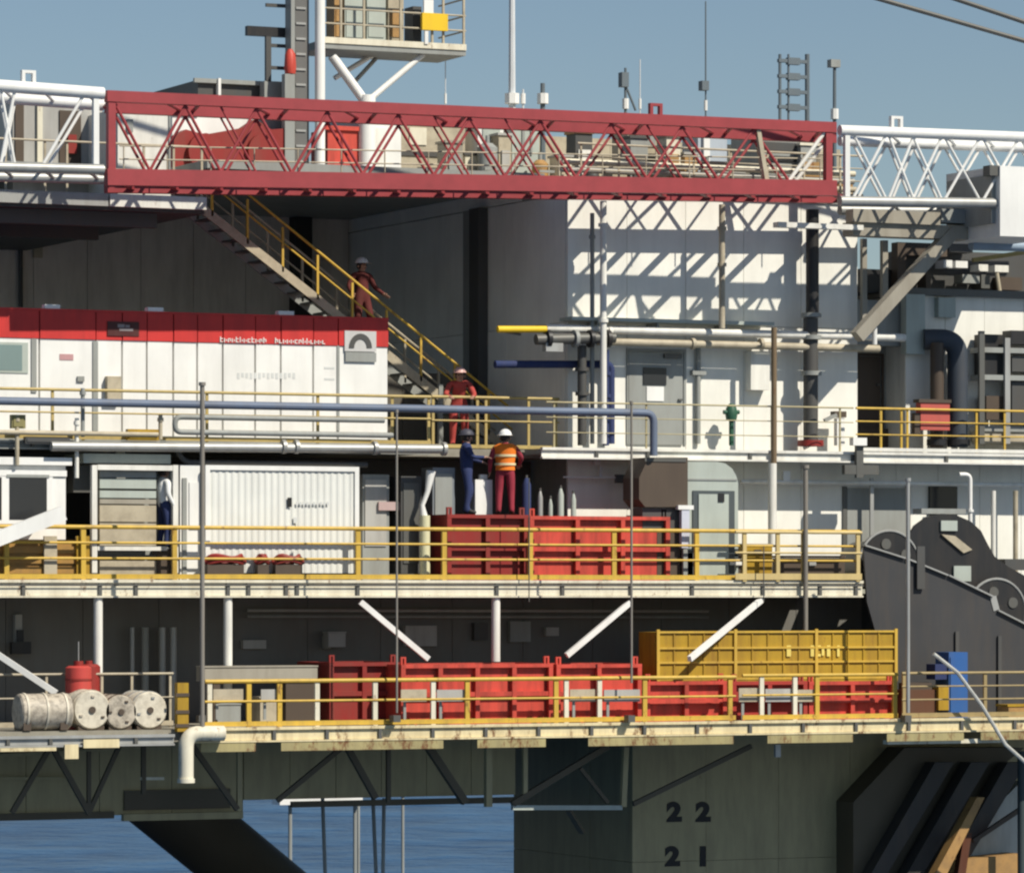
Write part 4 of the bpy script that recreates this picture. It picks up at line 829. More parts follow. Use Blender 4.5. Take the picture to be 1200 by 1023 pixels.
pb(1090, 570, 1122, 604, 2.40, 0.09).build('dark_wall_window', DGLASS, None, label='dark square window on the right wall above the winch', cat='window')
t = thing('white_pipe_bend', base(1130, 1140, 620, 1.6), 'white hooked vent pipe above the winch', 'pipe')
T(bend([W(1137, 660, 1.6), W(1137, 556, 1.6), W(1124, 556, 1.6)], 0.15), 0.05, 10).build('pipe', WHITE2, t, True); T([W(1137, 600, 1.6), W(1137, 597, 1.6)], 0.08).build('collar', WHITE2, t)
for i, p in enumerate((1164, 1190)): T([W(p, 690, 2.0), W(p, 575, 2.0)], 0.06).build('wall_conduit', BEIGE if i else WHITE, None, True, label='%s of two thin conduits on the white wall at the right edge' % ('left', 'right')[i], cat='pipe', group='conduits at the right edge')
# brown hopper under the blue pipe
hp = thing('brown_hopper', base(752, 805, 600, 0.6), 'dark brown tapered hopper hanging below the blue pipe', 'hopper')
Yh = 0.3
MB().prism([(W(a, b, Yh).x, W(a, b, Yh).z) for a, b in ((760, 536), (806, 536), (806, 594), (756, 594), (749, 585), (749, 560))], Yh, Yh+0.8).build('body', BROWN, hp)
pb(753, 595, 804, 620, Yh+0.1, 0.5).build('outlet', DGREY, hp); pb(756, 536.5, 804, 541, Yh-0.02, 0.018).build('rim', DSTEEL, hp); B(W(770, 620, 0.4), W(790, 682, 0.7)).build('leg', BROWN, hp)
# pale cabinet with domed top
gc = thing('domed_grey_cabinet', base(805, 866, 640, 0.5), 'pale grey-green cabinet with rounded top and recessed door', 'cabinet')
Yg = 0.45
pts = [(805, 682), (805, 541), (840, 541), (850, 543), (858, 549), (863, 558), (865, 566), (865, 682)]
MB().prism([(W(a, b, Yg).x, W(a, b, Yg).z) for a, b in pts], Yg, Yg+1.0).build('shell', LGREY, gc)
pb(812, 575, 861, 682, Yg-0.03, 0.028).build('door_frame', mat('dark_slate_frame', (0.07, 0.085, 0.09), dirt=0.2), gc)
dd = pb(819, 579, 854, 682, Yg-0.055, 0.022).build('door', LGREY, gc); pb(842, 578, 849, 588, Yg-0.08, 0.022).build('latch', BLACK, dd); pb(806, 561, 864, 563, Yg-0.02, 0.018).build('seam', GREY, gc)
t = thing('pale_blue_valve_post', base(797, 808, 645, 0.25), 'pale lilac valve post left of the domed cabinet', 'valve'); pb(799, 596, 808, 642, 0.22, 0.12).build('body', mat('lilac_paint', (0.55, 0.56, 0.64), dirt=0.1), t); pb(795, 592, 813, 597, 0.2, 0.14).build('handwheel', WHITE2, t); pb(801, 642.5, 806, 684, 0.24, 0.08).build('stem', GREY, t)
# clutter behind the right part of the middle rail
for i, (a, b, c, d, m, nm, lb, cat) in enumerate(((800, 648, 838, 672, DGREY, 'dark_crate', 'dark crate low behind the rail beside the domed cabinet', 'crate'), (842, 652, 868, 676, BROWN, 'brown_crate', 'brown crate low behind the rail with a white cap on it', 'crate'), (872, 640, 905, 678, YEL2, 'ochre_pump', 'ochre pump body behind the rail left of the white posts', 'pump'), (915, 654, 990, 680, BROWN, 'brown_toolbox', 'long brown toolbox behind the right end of the middle rail', 'toolbox'))):
    t = thing(nm, base(a, c, d, 0.5), lb, cat, 'crates behind the middle rail')
    pb(a, b, c, 682, 0.45+0.02*i, 0.4).build('body', m, t); pb(a-1, b-3, c+1, b-0.4, 0.43+0.02*i, 0.44).build('lid', m if i != 2 else BEIGE, t); pb((a+c)/2-4, b+4, (a+c)/2+4, b+9, 0.40+0.02*i, 0.045).build('clasp', STEEL, t)
pb(858, 655, 870, 662, 0.25, 0.12).build('white_lamp', WHITE2, None, label='tiny white lamp low on the middle rail', cat='lamp')
# green fire monitor & white winch on walkway
t = thing('green_fire_hydrant', base(852, 862, 520, 2.0), 'green hydrant post on the upper walkway', 'hydrant')
T([W(857, 522, 2.0), W(857, 492, 2.0)], 0.055).build('post', GREEN, t, True); T([W(857, 492, 2.0), W(857, 486, 2.0), W(857, 478, 2.0), W(857, 473, 2.0)], [0.12, 0.14, 0.12, 0.05], 12).build('head', GREEN, t, True); T([W(848, 483, 2.0), W(866, 483, 2.0)], 0.05).build('outlet', GREEN, t, True)
t = thing('white_gauge_stand', base(965, 995, 522, 1.9), 'white gauge stand with dark handles on the upper walkway', 'gauge')
pb(981, 490, 990, 522, 1.95, 0.15).build('stand', WHITE2, t); pb(978, 482, 992, 489, 1.92, 0.2).build('gauge', BROWN, t); MB().bar(W(966, 493, 1.95), W(980, 486, 1.95), 0.08).build('handle', GREY, t)
# =================================================== winch and ramp at the right
wi = thing('anchor_winch', base(1060, 1200, 690, 1.0), 'large black anchor winch with spoked drum flanges at the right edge', 'winch')
def wheel(c, r, Y, par, m=BLACK, rim=STEEL, holes=5):
    T([(c.x, Y, c.z), (c.x, Y+0.12, c.z)], r, 40).build('drum_flange', m, par, True)
    ring = [(c.x+r*math.cos(s), Y, c.z+r*math.sin(s)) for s in [2*math.pi*j/40 for j in range(41)]]
    MB().tube(ring, 0.03, 6, False).build('flange_rim', rim, par, True)
    T([(c.x, Y-0.12, c.z), (c.x, Y+0.0, c.z)], r*0.25, 20).build('hub', m, par, True)
    for k in range(holes):
        s = 2*math.pi*k/holes+0.5; p = Vector((c.x+0.62*r*math.cos(s), Y-0.03, c.z+0.62*r*math.sin(s)))
        T([p, p+Vector((0, 0.029, 0))], r*0.16, 14).build('boss', DSTEEL, par, True)
    T([(c.x, Y+0.121, c.z), (c.x, Y+1.4, c.z)], r*0.7, 28).build('drum', DSTEEL, par, True)
wheel(W(1105, 660, 1.0), 0.98, 1.0, wi); wheel(W(1042, 662, 0.62), 0.78, 0.62, wi); wheel(W(1168, 718, 0.55), 0.78, 0.55, wi)
MB().prism([(W(a, b, 0.92).x, W(a, b, 0.92).z) for a, b in ((1056, 650), (1060, 630), (1068, 616), (1082, 606), (1100, 602), (1118, 604), (1134, 611), (1146, 622), (1154, 638), (1162, 652), (1178, 664), (1200, 676), (1240, 690), (1240, 740), (1130, 690), (1060, 690))], 0.78, 0.84).build('side_frame', BLACK, wi)
pb(1103, 610, 1122, 622, 0.72, 0.055).build('inspection_plate', LGREY, wi); MB().prism([(W(a, b, 0.7).x, W(a, b, 0.7).z) for a, b in ((1104, 626), (1120, 628), (1140, 644), (1130, 648))], 0.72, 0.775).build('brake_lever', BEIGE, wi); pb(1118, 663, 1138, 681, 0.72, 0.055).build('motor_cover', LGREY, wi)
pb(1080, 596, 1132, 602, 0.9, 0.4).build('guard_rail', GREY, wi); pb(1178, 655, 1240, 668, 0.9, 0.5).build('gear_box', DGREY, wi)
ra = thing('sloped_winch_foundation', base(1010, 1200, 845, 0.3), 'dark sloping foundation plate with pale top edge below the winch', 'foundation')
pts = [(1012, 640), (1060, 655), (1110, 675), (1163, 700), (1168, 716), (1240, 752), (1240, 846), (1056, 846), (1016, 705)]
MB().prism([(W(a, b, 0.3).x, W(a, b, 0.3).z) for a, b in pts], 0.3, 0.36).build('plate', mat('dark_slate_plate', (0.05, 0.05, 0.052), dirt=0.25), ra)
for (a, b) in (((1012, 640), (1060, 655)), ((1060, 655), (1110, 675)), ((1110, 675), (1163, 700)), ((1163, 700), (1168, 716)), ((1168, 716), (1240, 752))): MB().bar(W(*a, 0.3)+Vector((0.01,0,0.02)), W(*b, 0.3)+Vector((-0.01,0,0.02)), 0.16, 0.035).build('edge_flange', STEEL, ra)
B((XX(1016, 0.4), 0.4, Z_LOW), (XR, 2.9, ZZ(752, 1240, 0.4))).build('core', DGREY, ra)
pb(1075, 640, 1084, 690, 0.2, 0.06).build('stiffener', DGREY, ra); pb(1120, 740, 1124, 845, 0.24, 0.055).build('stiffener', DGREY, ra); pb(1170, 745, 1174, 845, 0.24, 0.055).build('stiffener', DGREY, ra)
# ================================================================== LOWER DECK CONTENTS
Yl = -1.35
ZD = Z_LOW
def lskip(label, x0, y0, x1, nb, m=RED, Y=Yl, d=1.8, **k):
    yb = 695+(10-ZD-0.01)*FPX/((Y-CAM.y)/(FW.y+((x0+x1)/2-600)/FPX*RT.y)); return skip(label, x0, y0, x1, yb, Y, d, m, nb, **k)
lskip('dark red skip on the lower deck, left of the long bright red one', 386, 776, 468, 2, DRED, Y=-0.6)
lskip('long bright red skip on the lower deck under the slanting white braces', 470, 778, 648, 4)
lskip('red skip on the lower deck between the long one and the yellow skip', 652, 778, 752, 2)
lskip('low red skip on the lower deck under the left end of the yellow skip', 757, 798, 852, 2)
lskip('low dark red skip on the lower deck under the middle of the yellow skip', 858, 798, 946, 2, mat('mid_red_paint', (0.40, 0.04, 0.03), dirt=0.35))
lskip('low bright red skip on the lower deck under the right end of the yellow skip', 948, 798, 1050, 2)
# grey white plates fixed behind the rail
rs = random.Random(5)
for i, (a, c) in enumerate(((250, 285), (306, 330), (470, 500), (512, 545), (668, 698), (708, 750), (866, 890), (897, 928), (934, 955))):
    t = thing('rail_notice_board', base(a, c, 822, Y_LOW+0.2), '%s pale board on the lower rail, counting from the left' % ('first', 'second', 'third', 'fourth', 'fifth', 'sixth', 'seventh', 'eighth', 'ninth')[i], 'board', 'pale boards on the lower rail')
    pb(a, 807+rs.uniform(-1, 1), c, 822, Y_LOW+0.17, 0.03).build('board', SHADEW if i % 2 else BEIGE, t); pb(a+3, 810, a+6, 843, Y_LOW+0.205, 0.03).build('bracket', GREY, t)
# yellow skip on top
Yy = -0.75; zy0 = ZZ(799, 910, -0.75)
ys = thing('yellow_basket', base(770, 1050, 799, Yy), 'long yellow cargo basket with pale faint lettering stacked on the red skips', 'cargo basket')
X0, X1, ZT = XX(770, Yy), XX(1052, Yy), ZZ(737, 910, Yy)
B((X0+0.03, Yy+0.055, zy0+0.05), (X1-0.03, Yy+0.095, ZT-0.06)).build('front_wall', YEL2, ys); B((X0+0.03, Yy+0.9, zy0+0.05), (X1-0.03, Yy+0.94, ZT-0.06)).build('rear_wall', YEL2, ys)
B((X0, Yy+0.1, zy0+0.05), (X0+0.03, Yy+0.89, ZT-0.06)).build('end_wall', YEL2, ys); B((X1-0.03, Yy+0.1, zy0+0.05), (X1, Yy+0.89, ZT-0.06)).build('end_wall', YEL2, ys); B((X0, Yy, zy0), (X1, Yy+0.94, zy0+0.048)).build('floor', YEL2, ys)
for f in (0.0, 0.32, 0.66, 1.0): B((X0+(X1-X0-0.07)*f, Yy, zy0+0.05), (X0+(X1-X0-0.07)*f+0.07, Yy+0.048, ZT)).build('stanchion', YEL, ys)
for i in range(3):
    xa_ = X0+(X1-X0-0.07)*(0, 0.32, 0.66)[i]+0.072; xb_ = X0+(X1-X0-0.07)*(0.32, 0.66, 1.0)[i]-0.002
    for zz in (0.05, 0.36, 0.63, 0.93):
        B((xa_, Yy+0.01, zy0+(ZT-zy0)*zz), (xb_, Yy+0.048, zy0+(ZT-zy0)*zz+0.045)).build('side_bar', YEL, ys)
    for q in range(1, 5): x = xa_+(xb_-xa_)*q/5; B((x-0.015, Yy+0.03, zy0+0.1), (x+0.015, Yy+0.049, ZT-0.06)).build('rib', YEL2, ys)
PY = mat('pale_yellow_lettering', (0.75, 0.60, 0.15), dirt=0.2)
for (a, b, c, d) in ((922, 756, 927, 769), (950, 756, 954, 769), (955, 756, 962, 759), (955, 766, 962, 769), (963, 758, 966, 768), (969, 756, 973, 769), (981, 756, 984, 769)): pb(a, b, c, d, Yy+0.02, 0.009).build('faint_lettering', PY, ys)
# columns carrying the middle deck, knee braces
for i, px in enumerate((115, 267, 581)):
    T([W(px, 848 if i < 2 else 775, -0.1+0.25), W(px, 700, 0.15)], 0.095, 12).build('deck_post', WHITE, None, True, label='%s slim white post under the middle deck' % ('left', 'middle', 'right')[i], cat='post', group='posts under the middle deck')
for i, (a, b) in enumerate((((-40, 742), (66, 812)), ((422, 705), (502, 772)), ((738, 706), (664, 768)), ((892, 703), (808, 772)))):
    p = W(*a, 0.1); q = W(*b, -0.0)
    if i == 3: p = W(*a, 0.1); q = W(*b, -1.75)
    if i == 0: p = W(*a, -0.3); q = W(*b, -1.2)
    MB().bar(p, q, 0.09, 0.12).build('knee_brace', WHITE2, None, label=('slanting white brace above the beige drums at the left edge', 'white brace slanting down right to the long red skip', 'white brace slanting down left, above the second red skip', 'pale brace slanting down left across the yellow basket')[i], cat='brace', group='braces under the middle deck')
# beige drums
YD = -1.6
def drum(label, xa_, xb_, yc, r, m1, m2):
    a_ = W(xa_, yc, YD); b_ = W(xb_, yc, YD); b_.z = a_.z = ZD+r+0.02; L = b_-a_
    t = thing('beige_drum', (a_+b_)/2-Vector((0,0,r)), label, 'drum', 'beige drums at the left end of the lower deck')
    T([a_, a_+L*0.03, a_+L*0.97, b_], [r*0.9, r, r, r*0.9], 24).build('shell', m1, t, True)
    for f in (0.12, 0.5, 0.88): T([a_+L*(f-0.02), a_+L*(f+0.02)], r*1.05, 24).build('hoop', m2, t, True)
    B(((a_+L*0.08)+Vector((-0.05,-r*0.8,-r))), (a_+L*0.18)+Vector((0,r*0.8,-r*0.55))).build('saddle', BROWN, t); B(((a_+L*0.8)+Vector((-0.05,-r*0.8,-r))), (a_+L*0.9)+Vector((0,r*0.8,-r*0.55))).build('saddle', BROWN, t)
    return t
BE2 = mat('pale_mottled_canvas', (0.50, 0.44, 0.35), dirt=0.9, dcol=(0.04, 0.03, 0.025), streak=False, scale=2.2)
BE3 = mat('cream_drum_paint', (0.66, 0.60, 0.48), dirt=0.5, streak=False, scale=2)
drum('left mottled beige drum lying on the lower deck', 20, 80, 838, 0.37, BE2, BE3)
def end_drum(label, px, r, m1, m2, L=1.1):
    a_ = W(px, 838, YD-0.15); a_.z = ZD+r+0.02; b_ = a_+Vector((0, L, 0))
    t = thing('beige_drum', (a_+b_)/2-Vector((0,0,r)), label, 'drum', 'beige drums at the left end of the lower deck')
    T([a_, a_+Vector((0,0.04,0)), b_-Vector((0,0.04,0)), b_], [r*0.93, r, r, r*0.93], 28).build('shell', m1, t, True)
    T([a_-Vector((0,0.03,0)), a_-Vector((0,0.002,0))], r*0.18, 14).build('hub_cap', BROWN, t, True)
    for q in range(3):
        s_ = math.pi*0.67*q+r*9; p = a_+Vector((r*0.68*math.cos(s_), -0.025, r*0.68*math.sin(s_))); B(p-Vector((0.035,0,0.02)), p+Vector((0.035,0.023,0.02))).build('bolt', BROWN if q % 2 else m2, t)
    for f in (0.1, 0.5, 0.9): T([a_+Vector((0,L*f-0.03,0)), a_+Vector((0,L*f+0.03,0))], r*1.04, 28).build('hoop', m2, t, True)
    B(a_+Vector((-r*0.7, 0.05, -r-0.02)), a_+Vector((r*0.7, 0.2, -r*0.8))).build('saddle', BROWN, t)
end_drum('cream drum with its round end facing out, under the red tank', 108, 0.40, BE3, BE2)
end_drum('mottled drum end half hidden between the cream drum and the white drum', 142, 0.35, BE2, BROWN)
end_drum('whitish drum with its round end facing out, nearest the yellow post', 176, 0.38, BE3, STEEL)
rt_ = thing('red_tank', base(78, 105, 820, -1.0), 'upright red tank with a thin aerial on the lower deck at left', 'tank')
c = W(92, 820, -0.9); zt4 = ZZ(780, 92, -0.9)
T([(c.x, -0.9, ZD), (c.x, -0.9, zt4-0.04), (c.x, -0.9, zt4)], [0.27, 0.27, 0.2], 20).build('shell', mat('tank_red', (0.52, 0.06, 0.05), dirt=0.3), rt_, True); T([(c.x, -0.9, zt4), (c.x, -0.9, zt4+0.1)], 0.1, 12).build('cap', DRED, rt_, True); T([(c.x, -0.9, zt4), (c.x, -0.9, zt4+0.5)], 0.012, 6).build('aerial', STEEL, rt_); T([(c.x, -0.9, zt4-0.3), (c.x, -0.9, zt4-0.26)], 0.285, 20).build('band', DRED, rt_, True)
rtb = thing('dark_red_tank', base(103, 112, 820, -0.6), 'darker red drum standing just behind the red tank', 'tank'); c = W(104, 820, -0.4); T([(c.x, -0.4, ZD), (c.x, -0.4, ZZ(778, 104, -0.4)-0.05), (c.x, -0.4, ZZ(778, 104, -0.4))], [0.24, 0.24, 0.18], 18).build('shell', DRED, rtb, True); T([(c.x, -0.4, ZZ(778, 104, -0.4)), (c.x, -0.4, ZZ(774, 104, -0.4))], 0.08, 10).build('cap', DRED, rtb)
t = thing('yellow_corner_post', base(205, 222, 855, Y_LOW), 'thick yellow corner post with dark straps beside the white drain pipe', 'post')
pb(208, 800, 221, 857, Y_LOW-0.02, 0.16).build('post', YEL2, t)
for y in (812, 832, 848): pb(206, y, 222, y+4, Y_LOW-0.04, 0.018).build('strap', BROWN, t)
t = thing('white_drain_pipe', base(210, 235, 915, Y_LOW), 'white drain pipe elbow turning down below the lower deck edge', 'pipe')
T(bend([W(262, 859, Y_LOW-0.12), W(218, 859, Y_LOW-0.12), W(218, 914, Y_LOW-0.12)], 0.3, 8), 0.155, 16).build('elbow', CREAM, t, True); T([W(218, 912, Y_LOW-0.12), W(218, 917, Y_LOW-0.12)], 0.18, 16).build('end_flange', CREAM, t, True)
# clutter lower left
for i, (a, b, c, d, m, lb) in enumerate(((255, 826, 282, 848, GREY, 'grey-green box low behind the lower rail near the white post'), (305, 818, 326, 848, BEIGE, 'beige box low behind the lower rail'), (240, 782, 372, 798, TAUPE, 'long taupe bench behind the left end of the lower rail'), (335, 800, 368, 848, BROWN, 'dark brown box behind the lower rail left of the dark red skip'), (385, 742, 405, 758, SHADEW, 'pale grey wall unit on the lower bulkhead'))):
    Y = -0.5 if i < 4 else 2.6
    t = thing('deck_box', base(a, c, d, Y), lb, 'box', 'boxes on the lower deck'); pb(a, b, c, d if d < 800 else 852, Y, 0.5 if i < 4 else 0.3).build('body', m, t); pb(a-1, b-2, c+1, b-0.3, Y-0.02, 0.5 if i < 4 else 0.3).build('lid', m, t)
    if i == 2:
        for x in (250, 360): pb(x, 799, x+8, 850, Y+0.05, 0.2).build('leg', BROWN, t)
# blue cabinet and its neighbours at right
bc = thing('blue_cabinet', base(1090, 1135, 838, -0.9), 'blue cabinet on the lower deck below the sloping plate', 'cabinet')
pb(1112, 764, 1134, 845, -0.9, 0.6).build('body', BLUE, bc); pb(1114, 770, 1131, 835, -0.925, 0.022).build('door', BLUE, bc); pb(1096, 778, 1112, 796, -0.85, 0.4).build('side_box', NAVY, bc)
t = thing('rusty_machine', base(1062, 1112, 840, -1.0), 'rusty brown machine beside the blue cabinet', 'machine'); pb(1062, 808, 1098, 846, -0.9, 0.6).build('body', mat('red_brown_rust', (0.12, 0.05, 0.025), dirt=0.4), t); pb(1066, 800, 1092, 808, -0.85, 0.5).build('hood', BROWN, t); pb(1100, 803, 1112, 832, -1.0, 0.3).build('ochre_cover', YEL2, t)
t = thing('ochre_box', base(1180, 1200, 845, -0.8), 'small ochre box low at the right edge of the lower deck', 'box'); pb(1182, 828, 1230, 847, -0.9, 0.5).build('body', RUSTY, t); pb(1181, 825, 1231, 827.6, -0.92, 0.54).build('lid', YEL2, t)
T([W(1094, 766, Y_LOW-0.3), W(1122, 788, Y_LOW-0.3), W(1150, 826, Y_LOW-0.3), W(1178, 872, Y_LOW-0.35), W(1215, 905, Y_LOW-0.35)], 0.045, 8).build('grey_hose', mat('pale_grey_hose', (0.5, 0.5, 0.46), dirt=0.5, streak=False), None, True, label='grey hose slanting down past the blue cabinet', cat='hose')
POLE = mat('weathered_grey_pole', (0.24, 0.22, 0.19), dirt=0.3)
# ================================================================== HANGING POLES AND ROPES
for (px, y0, y1, r_, Y, m, lb) in ((237, 448, 852, 0.05, -2.15, POLE, 'dark vertical pole in front of the white corrugated container'), (465, 480, 835, 0.024, -2.2, POLE, 'thin dark vertical pole left of the workers'),
                                   (740, 470, 800, 0.026, -2.2, POLE, 'thin dark vertical pole before the bright red skip'), (944, 545, 775, 0.055, -0.1, mat('grey_brown_pole', (0.22, 0.2, 0.17), dirt=0.3), 'grey-brown vertical pole crossing the yellow basket'),
                                   (1064, 560, 835, 0.045, -2.2, STEEL, 'pale grey vertical pole beside the sloping plate')):
    t = thing('vertical_pole', W(px, y1, Y), lb, 'pole', 'vertical poles before the decks')
    T([W(px, y1, Y), W(px, y0, Y)], r_, 10).build('shaft', m, t, True); T([W(px, y0+4, Y), W(px, y0, Y)], r_*1.5, 10).build('cap', m, t, True)
    if Y < -2: B(W(px, 846, Y)-Vector((0.08, 0.02, 0)), Vector((XX(px, Y)+0.08, Y_LOW-0.002, ZZ(838, px, Y)))).build('clamp', DSTEEL, t)
for (px, y0, y1, lb) in ((620, 560, 705, 'hair-thin rope before the red skip'), (895, 640, 705, 'short thin rope at the white rail posts')):
    T([W(px+40 if False else px, y1, -0.25), W(px, y0, -0.25)], 0.014, 6).build('rope', DSTEEL, None, label=lb, cat='rope')
# ================================================================== UNDERSIDE
hb = thing('hull_box', (-4, 6, 5.6), 'dark olive hull box beneath the lower deck with bracing in front', 'hull')
YU = 1.0
zA = ZZ(948, 100, YU); zB_ = ZZ(938, 470, YU)
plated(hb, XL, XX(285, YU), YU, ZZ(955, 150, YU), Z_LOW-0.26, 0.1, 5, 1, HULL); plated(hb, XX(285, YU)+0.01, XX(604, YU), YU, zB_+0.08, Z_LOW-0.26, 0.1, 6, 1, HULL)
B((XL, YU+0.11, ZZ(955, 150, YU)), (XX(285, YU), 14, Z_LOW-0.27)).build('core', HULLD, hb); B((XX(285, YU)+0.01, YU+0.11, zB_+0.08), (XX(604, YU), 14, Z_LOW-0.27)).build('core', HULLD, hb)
B((XL, YU-0.1, ZZ(958, 150, YU)), (XX(132, YU), YU-0.002, ZZ(950, 150, YU))).build('bottom_beam', HULLD, hb); B((XX(142, YU), YU-0.15, ZZ(960, 210, YU)), (XX(282, YU), YU-0.002, ZZ(952, 210, YU))).build('bottom_beam', HULL, hb); pb(146, 925, 270, 948, YU-0.06, 0.055).build('painted_shadow_plate', HULLD, hb)  # the last plate is dark to paint shade onto the hull plating
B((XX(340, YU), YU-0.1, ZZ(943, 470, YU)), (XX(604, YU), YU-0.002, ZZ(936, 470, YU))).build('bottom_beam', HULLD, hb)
for (a, b) in (((0, 912), (85, 912)), ((0, 885), (130, 878))): MB().bar(W(*a, YU-0.1), W(*b, YU-0.1), 0.06).build('pipe_bar', HULL, hb)
tr = thing('underdeck_truss', base(300, 740, 945, -0.5), 'dark steel truss braced under the lower deck edge', 'truss')
Yt = -0.6
z_t = Z_LOW-0.3
for (a, b, w_, m) in (((325, 938), (405, 872), 0.10, HULLD), ((405, 872), (440, 935), 0.13, HULLD), ((500, 872), (545, 940), 0.16, HULLD), ((455, 872), (455, 940), 0.09, HULLD), ((572, 872), (572, 945), 0.14, HULL), ((615, 872), (615, 930), 0.10, HULL), ((600, 942), (712, 874), 0.13, HULLD), ((680, 900), (712, 940), 0.08, HULLD), ((733, 875), (730, 945), 0.12, HULL), ((742, 942), (880, 874), 0.10, HULLD),
                       ((104, 952), (140, 873), 0.09, HULLD), ((60, 873), (104, 952), 0.11, HULLD), ((104, 880), (104, 955), 0.08, HULLD), ((280, 880), (280, 950), 0.09, HULL), ((168, 873), (168, 930), 0.09, HULLD), ((14, 952), (60, 873), 0.10, HULLD), ((225, 873), (278, 948), 0.11, HULLD)):
    MB().bar(W(*a, Yt), W(*b, Yt), w_).build('brace', m, tr)
MB().bar(W(600, 946, Yt), W(728, 946, Yt), 0.12, 0.1).build('bottom_chord', LGREY, tr); MB().bar(W(666, 949, Yt), W(682, 975, Yt+0.5), 0.12, 0.08).build('hanger', HULLD, tr)
MB().bar(W(165, 912, Yt), W(192, 912, Yt), 0.06).build('painted_lit_bar', CREAM, tr)  # cream colour stands in for sunlight on this bar
# leg column with draft marks
YCc = 2.0; xcA = XX(741, YCc); ycB = Yat(602, xcA); zc_top = Z_LOW-0.26
lc = thing('leg_column', (xcA+3, YCc+3, 0), 'massive olive-grey rig leg with painted draft numbers 22 and 21', 'column')
npl = 4; xcE = XX(1240, YCc)
plated(lc, xcA, xcE, YCc, -2.0, zc_top, 0.1, 6, 3, HULL, gap=0.008); plated(lc, YCc+0.1, ycB, xcA+0.0, -2.0, zc_top, 0.1, 3, 3, mat('shade_toned_column_side', (0.34, 0.285, 0.16), dirt=0.4, rust=0.16), gap=0.008, ax='y', name='side_plate')  # side plates: hull colour darkened to paint in the shaded face
B((xcA+0.105, YCc+0.105, -2), (xcE, ycB, zc_top)).build('core', HULLD, lc)
def text(body, px, py, h, Y, parent):
    c = bpy.data.curves.new('draft_number', 'FONT'); c.body = body; c.size = 1; c.offset = 0.06; c.extrude = 0.004
    o = bpy.data.objects.new('tmp', c); col.objects.link(o); bpy.context.view_layer.update()
    me = bpy.data.meshes.new_from_object(o.evaluated_get(bpy.context.evaluated_depsgraph_get())); bpy.data.objects.remove(o)
    xs = [v.co.x for v in me.vertices]; ys_ = [v.co.y for v in me.vertices]; s = h/(max(ys_)-min(ys_))
    p = W(px, py, Y)
    for v in me.vertices: v.co = (p.x+(v.co.x-min(xs))*s*1.25, p.y-v.co.z, p.z+(v.co.y-min(ys_))*s)
    me.materials.clear(); me.materials.append(INK)
    return link('draft_number', me, parent)
for (s_, px, py) in (('2', 781, 963), ('2', 815, 963), ('2', 779, 1015), ('1', 820, 1015)): text(s_, px, py, 0.46, YCc-0.012, lc)
# small bracket lamp under deck
pb(909, 872, 915, 887, Y_LOW+0.3, 0.08).build('underdeck_lamp', STEEL, None, label='tiny grey lamp hanging under the lower deck edge above the draft numbers', cat='lamp')
# flared fairlead structure at right bottom
ff = thing('fairlead_flare', base(1040, 1200, 1023, 0.2), 'dark slanted anchor fairlead plates with rusty sunlit edges at bottom right', 'fairlead')
def fp(pts, Y, d, m, nm): MB().prism([(W(a, b, Y).x, W(a, b, Y).z) for a, b in pts], Y, Y+d).build(nm, m, ff)
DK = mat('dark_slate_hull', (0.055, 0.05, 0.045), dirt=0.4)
fp([(1000, 1060), (1000, 940), (1060, 876), (1200, 876), (1165, 905), (1085, 1060)], 1.2, 0.8, HULLD, 'backing_plate')
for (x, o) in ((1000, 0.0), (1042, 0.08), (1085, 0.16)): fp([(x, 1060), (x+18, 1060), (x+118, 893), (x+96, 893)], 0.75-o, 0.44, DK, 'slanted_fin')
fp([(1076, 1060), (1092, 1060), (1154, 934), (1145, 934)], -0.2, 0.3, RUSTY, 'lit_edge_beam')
fp([(1100, 1060), (1128, 985), (1197, 915), (1197, 1060)], 1.0, 0.3, mat('pale_hull_plate', (0.50, 0.50, 0.44), dirt=0.35, rust=0.2), 'pale_plate')
fp([(1118, 1060), (1118, 1008), (1197, 1000), (1197, 1060)], 0.2, 0.7, RUSTY, 'rusty_ledge')
MB().bar(W(1140, 985, 0.4), W(1200, 945, 0.4), 0.10).build('cross_bar', BROWN, ff); MB().bar(W(1122, 1040, 0.1), W(1132, 975, 0.1), 0.2).build('dark_post', mat('dark_rust', (0.10, 0.03, 0.012), dirt=0.3), ff)
T([W(1197, 880, -0.5), W(1197, 1070, -0.5)], 0.09, 12).build('guide_pipe', None, None, True, label='dark vertical guide pipe at the bottom right edge', cat='pipe').data.materials.append(mat('dark_teal_pipe', (0.04, 0.06, 0.065), dirt=0.2))
B(W(1040, 872, Y_LOW+0.1), Vector((XX(1178, Y_LOW+0.2), Y_LOW+0.3, ZZ(866, 1110, Y_LOW+0.1)))).build('lower_edge_beam', CREAM, lower)
for (a, b, c, d) in ((98, 866, 140, 876), (76, 872, 92, 889), (0, 876, 66, 880)): pb(a, b, c, d, Y_LOW-0.03, 0.028).build('edge_bracket', _m['yellowed_cream_paint'], lower)
fb = thing('far_landing_beam', W(378, 940, 34), 'thin white sunlit beam glimpsed beyond the hull above the sea', 'beam')
pb(328, 933, 425, 942, 34, 0.6).build('beam', WHITE2, fb); pb(408, 925, 428, 929, 36, 0.5).build('upper_beam', WHITE2, fb); pb(465, 923, 480, 928, 36, 0.5).build('upper_beam', WHITE2, fb)
for px in (340, 416): 
    q = W(px, 942, 34.3); T([(q.x, 34.3, -1), (q.x, 34.3, q.z)], 0.06, 8).build('leg', GREY, fb)
for px in (420, 472):
    q = W(px, 928, 36.2); T([(q.x, 36.2, -1), (q.x, 36.2, q.z)], 0.05, 8).build('leg', GREY, fb)
